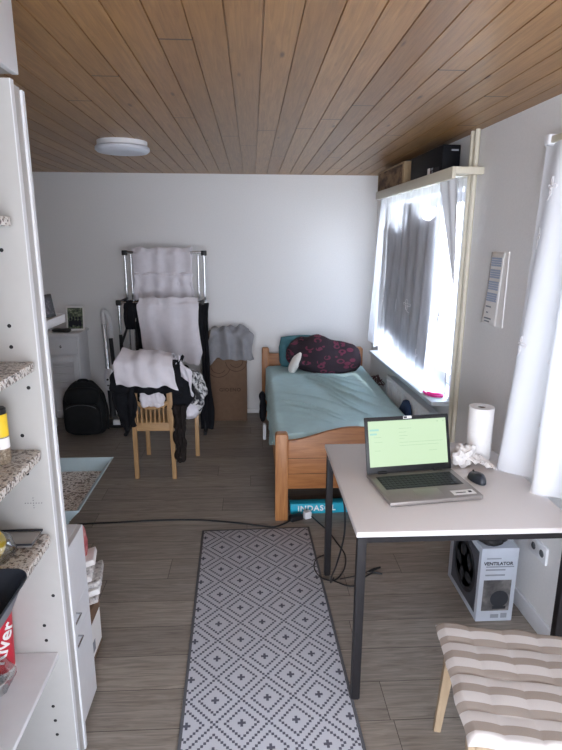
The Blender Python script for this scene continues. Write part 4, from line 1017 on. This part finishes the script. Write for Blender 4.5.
t = thing('jack_cable', 'thin black cable with a small plug lying behind the near table leg', 'cable', (.6, 2.68, 0))
obj('wire', T(spline([(.46, 2.60, .012), (.55, 2.625, .012), (.63, 2.66, .014)], 8), .003, 6), M['blackpl'], t)
obj('plug', T([(.63, 2.66, .014), (.66, 2.675, .016), (.70, 2.69, .018)], [.006, .008, .005], 10), M['blackpl'], t)
obj('plug', T([(.645, 2.66, .012), (.70, 2.64, .009)], [.005, .004], 8), M['blackpl'], t)

# ================================================================== FRONT CHAIR
CM = TR((.665, 1.690, 0)) @ Matrix.Rotation(R(-12), 4, 'Z')
t = thing('cushioned_chair', 'light wooden chair at the table, bottom right corner', 'chair', CM @ Vector((.22, -.24, 0)))
def cleg(tx, ty, bx, by, z1=.415):
    bm = bmesh.new(); a = [(-.019, -.019), (.019, -.019), (.019, .019), (-.019, .019)]; b = [(-.012, -.012), (.012, -.012), (.012, .012), (-.012, .012)]
    rings(bm, [[CM @ Vector((bx + p, by + q, 0)) for p, q in b], [CM @ Vector((tx + p, ty + q, z1)) for p, q in a]], True, True); return bm
for (a, b, c, d_) in ((.048, -.045, .020, -.024), (.42, -.03, .44, -.02), (.05, -.44, .04, -.46), (.42, -.44, .44, -.47)): obj('leg', cleg(a, b, c, d_), M['pale'], t)
bm = bmesh.new(); box(bm, .045, .43, -.485, -.05, .405, .425, bev=.006, mat=CM); obj('seat', bm, M['pale'], t)
for a in ((.06, .41, -.065, -.045, 'x'), (.04, .41, -.45, -.43, 'x')): obj('seat_rail', box(bmesh.new(), a[0], a[1], a[2], a[3], .35, .405, bev=.003, mat=CM), M['pale'], t)
for a in ((.046, .062), (.41, .428)): obj('seat_rail', box(bmesh.new(), a[0], a[1], -.43, -.065, .35, .405, bev=.003, mat=CM), M['pale'], t)
for y in (-.03, -.45): obj('back_post', tube(bmesh.new(), [CM @ Vector((.425, y, .40)), CM @ Vector((.45, y, .65)), CM @ Vector((.49, y, .88))], .016, 10), M['pale'], t)
obj('backrest', grid(lambda u, v: CM @ Vector((.475 + .03 * math.sin(u * math.pi) + .02 * v, -.03 - .42 * u, .74 + .14 * v)), 16, 4), M['pale'], t, solid=.014)
def cush(u, v, top=True):
    hx, hy = .47, .497
    x = -.012 + .034 * v + (hx - .05 * v) * u; y = .004 - hy * v
    e = min(u, 1 - u) * hx; f = min(v, 1 - v) * hy; ed = min(1, e / .025) ** .5 * min(1, f / .02) ** .5
    puff = .68 + .32 * abs(math.sin(math.pi * (u * 4.2))) ** .5 * abs(math.sin(math.pi * (v * 3.5 + .25))) ** .4
    z = (.428 + .026 * ed * puff) if top else .427
    x += .006 * noise.noise(Vector((v * 5, 1, 2))); y += .006 * math.sin(u * 13.2)
    return Vector((x, y, z))
bm = grid(lambda u, v: cush(u, v), 90, 90); merge(bm, grid(lambda u, v: cush(u, v, False), 90, 90)); bmesh.ops.remove_doubles(bm, verts=bm.verts, dist=.0003)
o = obj('striped_cushion', bm, M['stripes'], loc=(0, 0, 0), smooth=80); o.matrix_world = CM
tag(o, 'quilted seat cushion striped beige and white on the chair at bottom right', 'cushion')

# ================================================================== LIGHT
w = bpy.data.worlds.new('sky'); SC.world = w; w.use_nodes = True
nt = w.node_tree; bg = nt.nodes['Background']
tc = nt.nodes.new('ShaderNodeTexCoord'); sx = nt.nodes.new('ShaderNodeSeparateXYZ'); rp = nt.nodes.new('ShaderNodeValToRGB')
nt.links.new(tc.outputs['Generated'], sx.inputs[0]); nt.links.new(sx.outputs[2], rp.inputs[0]); nt.links.new(rp.outputs[0], bg.inputs[0])
e = rp.color_ramp.elements; e[0].position = 0.0; e[0].color = (.86, .90, 1, 1); e[1].position = .8; e[1].color = (.62, .78, 1, 1)
bg.inputs[1].default_value = 5.5
def portal(loc, rot, sx_, sy_):
    l = bpy.data.lights.new('portal', 'AREA'); l.shape = 'RECTANGLE'; l.size = sx_; l.size_y = sy_; l.cycles.is_portal = True
    o = bpy.data.objects.new('window_daylight', l); COL.objects.link(o); o.location = loc; o.rotation_euler = rot
portal(W(1.60, (S1 + E1) / 2, (ZS + ZT) / 2), (0, R(90), TH), ZT - ZS, E1 - S1)
portal(W(1.60, (S2 + E2) / 2, (1.02 + ZT) / 2), (0, R(90), TH), ZT - 1.02, E2 - S2)
portal((-.025, YB - .19, 1.175), (R(90), 0, 0), 2.45, 2.15)  # sky portal for the added, unseen opening behind the camera
sun = bpy.data.lights.new('sun', 'SUN'); sun.energy = 3.0; sun.angle = R(.6); sun.color = (1, .95, .88)
so = bpy.data.objects.new('sun', sun); COL.objects.link(so)
az, el = R(8), R(60)      # from the window side
dv = Vector((-math.cos(el) * math.cos(az), -math.cos(el) * math.sin(az), -math.sin(el)))
so.rotation_euler = dv.to_track_quat('-Z', 'Y').to_euler(); so.location = (6, 4, 8)

# ================================================================== CAMERA
p, yw, rl = .240, .053, .005
cy_, sy_ = math.cos(yw), math.sin(yw)
d = Vector((sy_, cy_, 0)); r0 = Vector((cy_, -sy_, 0)); u0 = Vector((0, 0, 1))
f = d * math.cos(p) - u0 * math.sin(p); up = u0 * math.cos(p) + d * math.sin(p)
r = r0 * math.cos(rl) + up * math.sin(rl); u = up * math.cos(rl) - r0 * math.sin(rl)
cam = bpy.data.cameras.new('camera'); co = bpy.data.objects.new('camera', cam); COL.objects.link(co)
co.matrix_world = Matrix(((r.x, u.x, -f.x, 0), (r.y, u.y, -f.y, 0), (r.z, u.z, -f.z, 1.78), (0, 0, 0, 1)))
cam.sensor_fit = 'HORIZONTAL'; cam.sensor_width = 36; cam.lens = 552 / 562 * 36; cam.clip_start = .05
SC.camera = co
vs = SC.view_settings; vs.view_transform = 'Standard'; vs.look = 'None'; vs.gamma = 1; vs.use_curve_mapping = False; vs.exposure = EXP
SC.cycles.max_bounces = 10; SC.cycles.diffuse_bounces = 8; SC.cycles.transparent_max_bounces = 16
SC.cycles.sample_clamp_indirect = 10
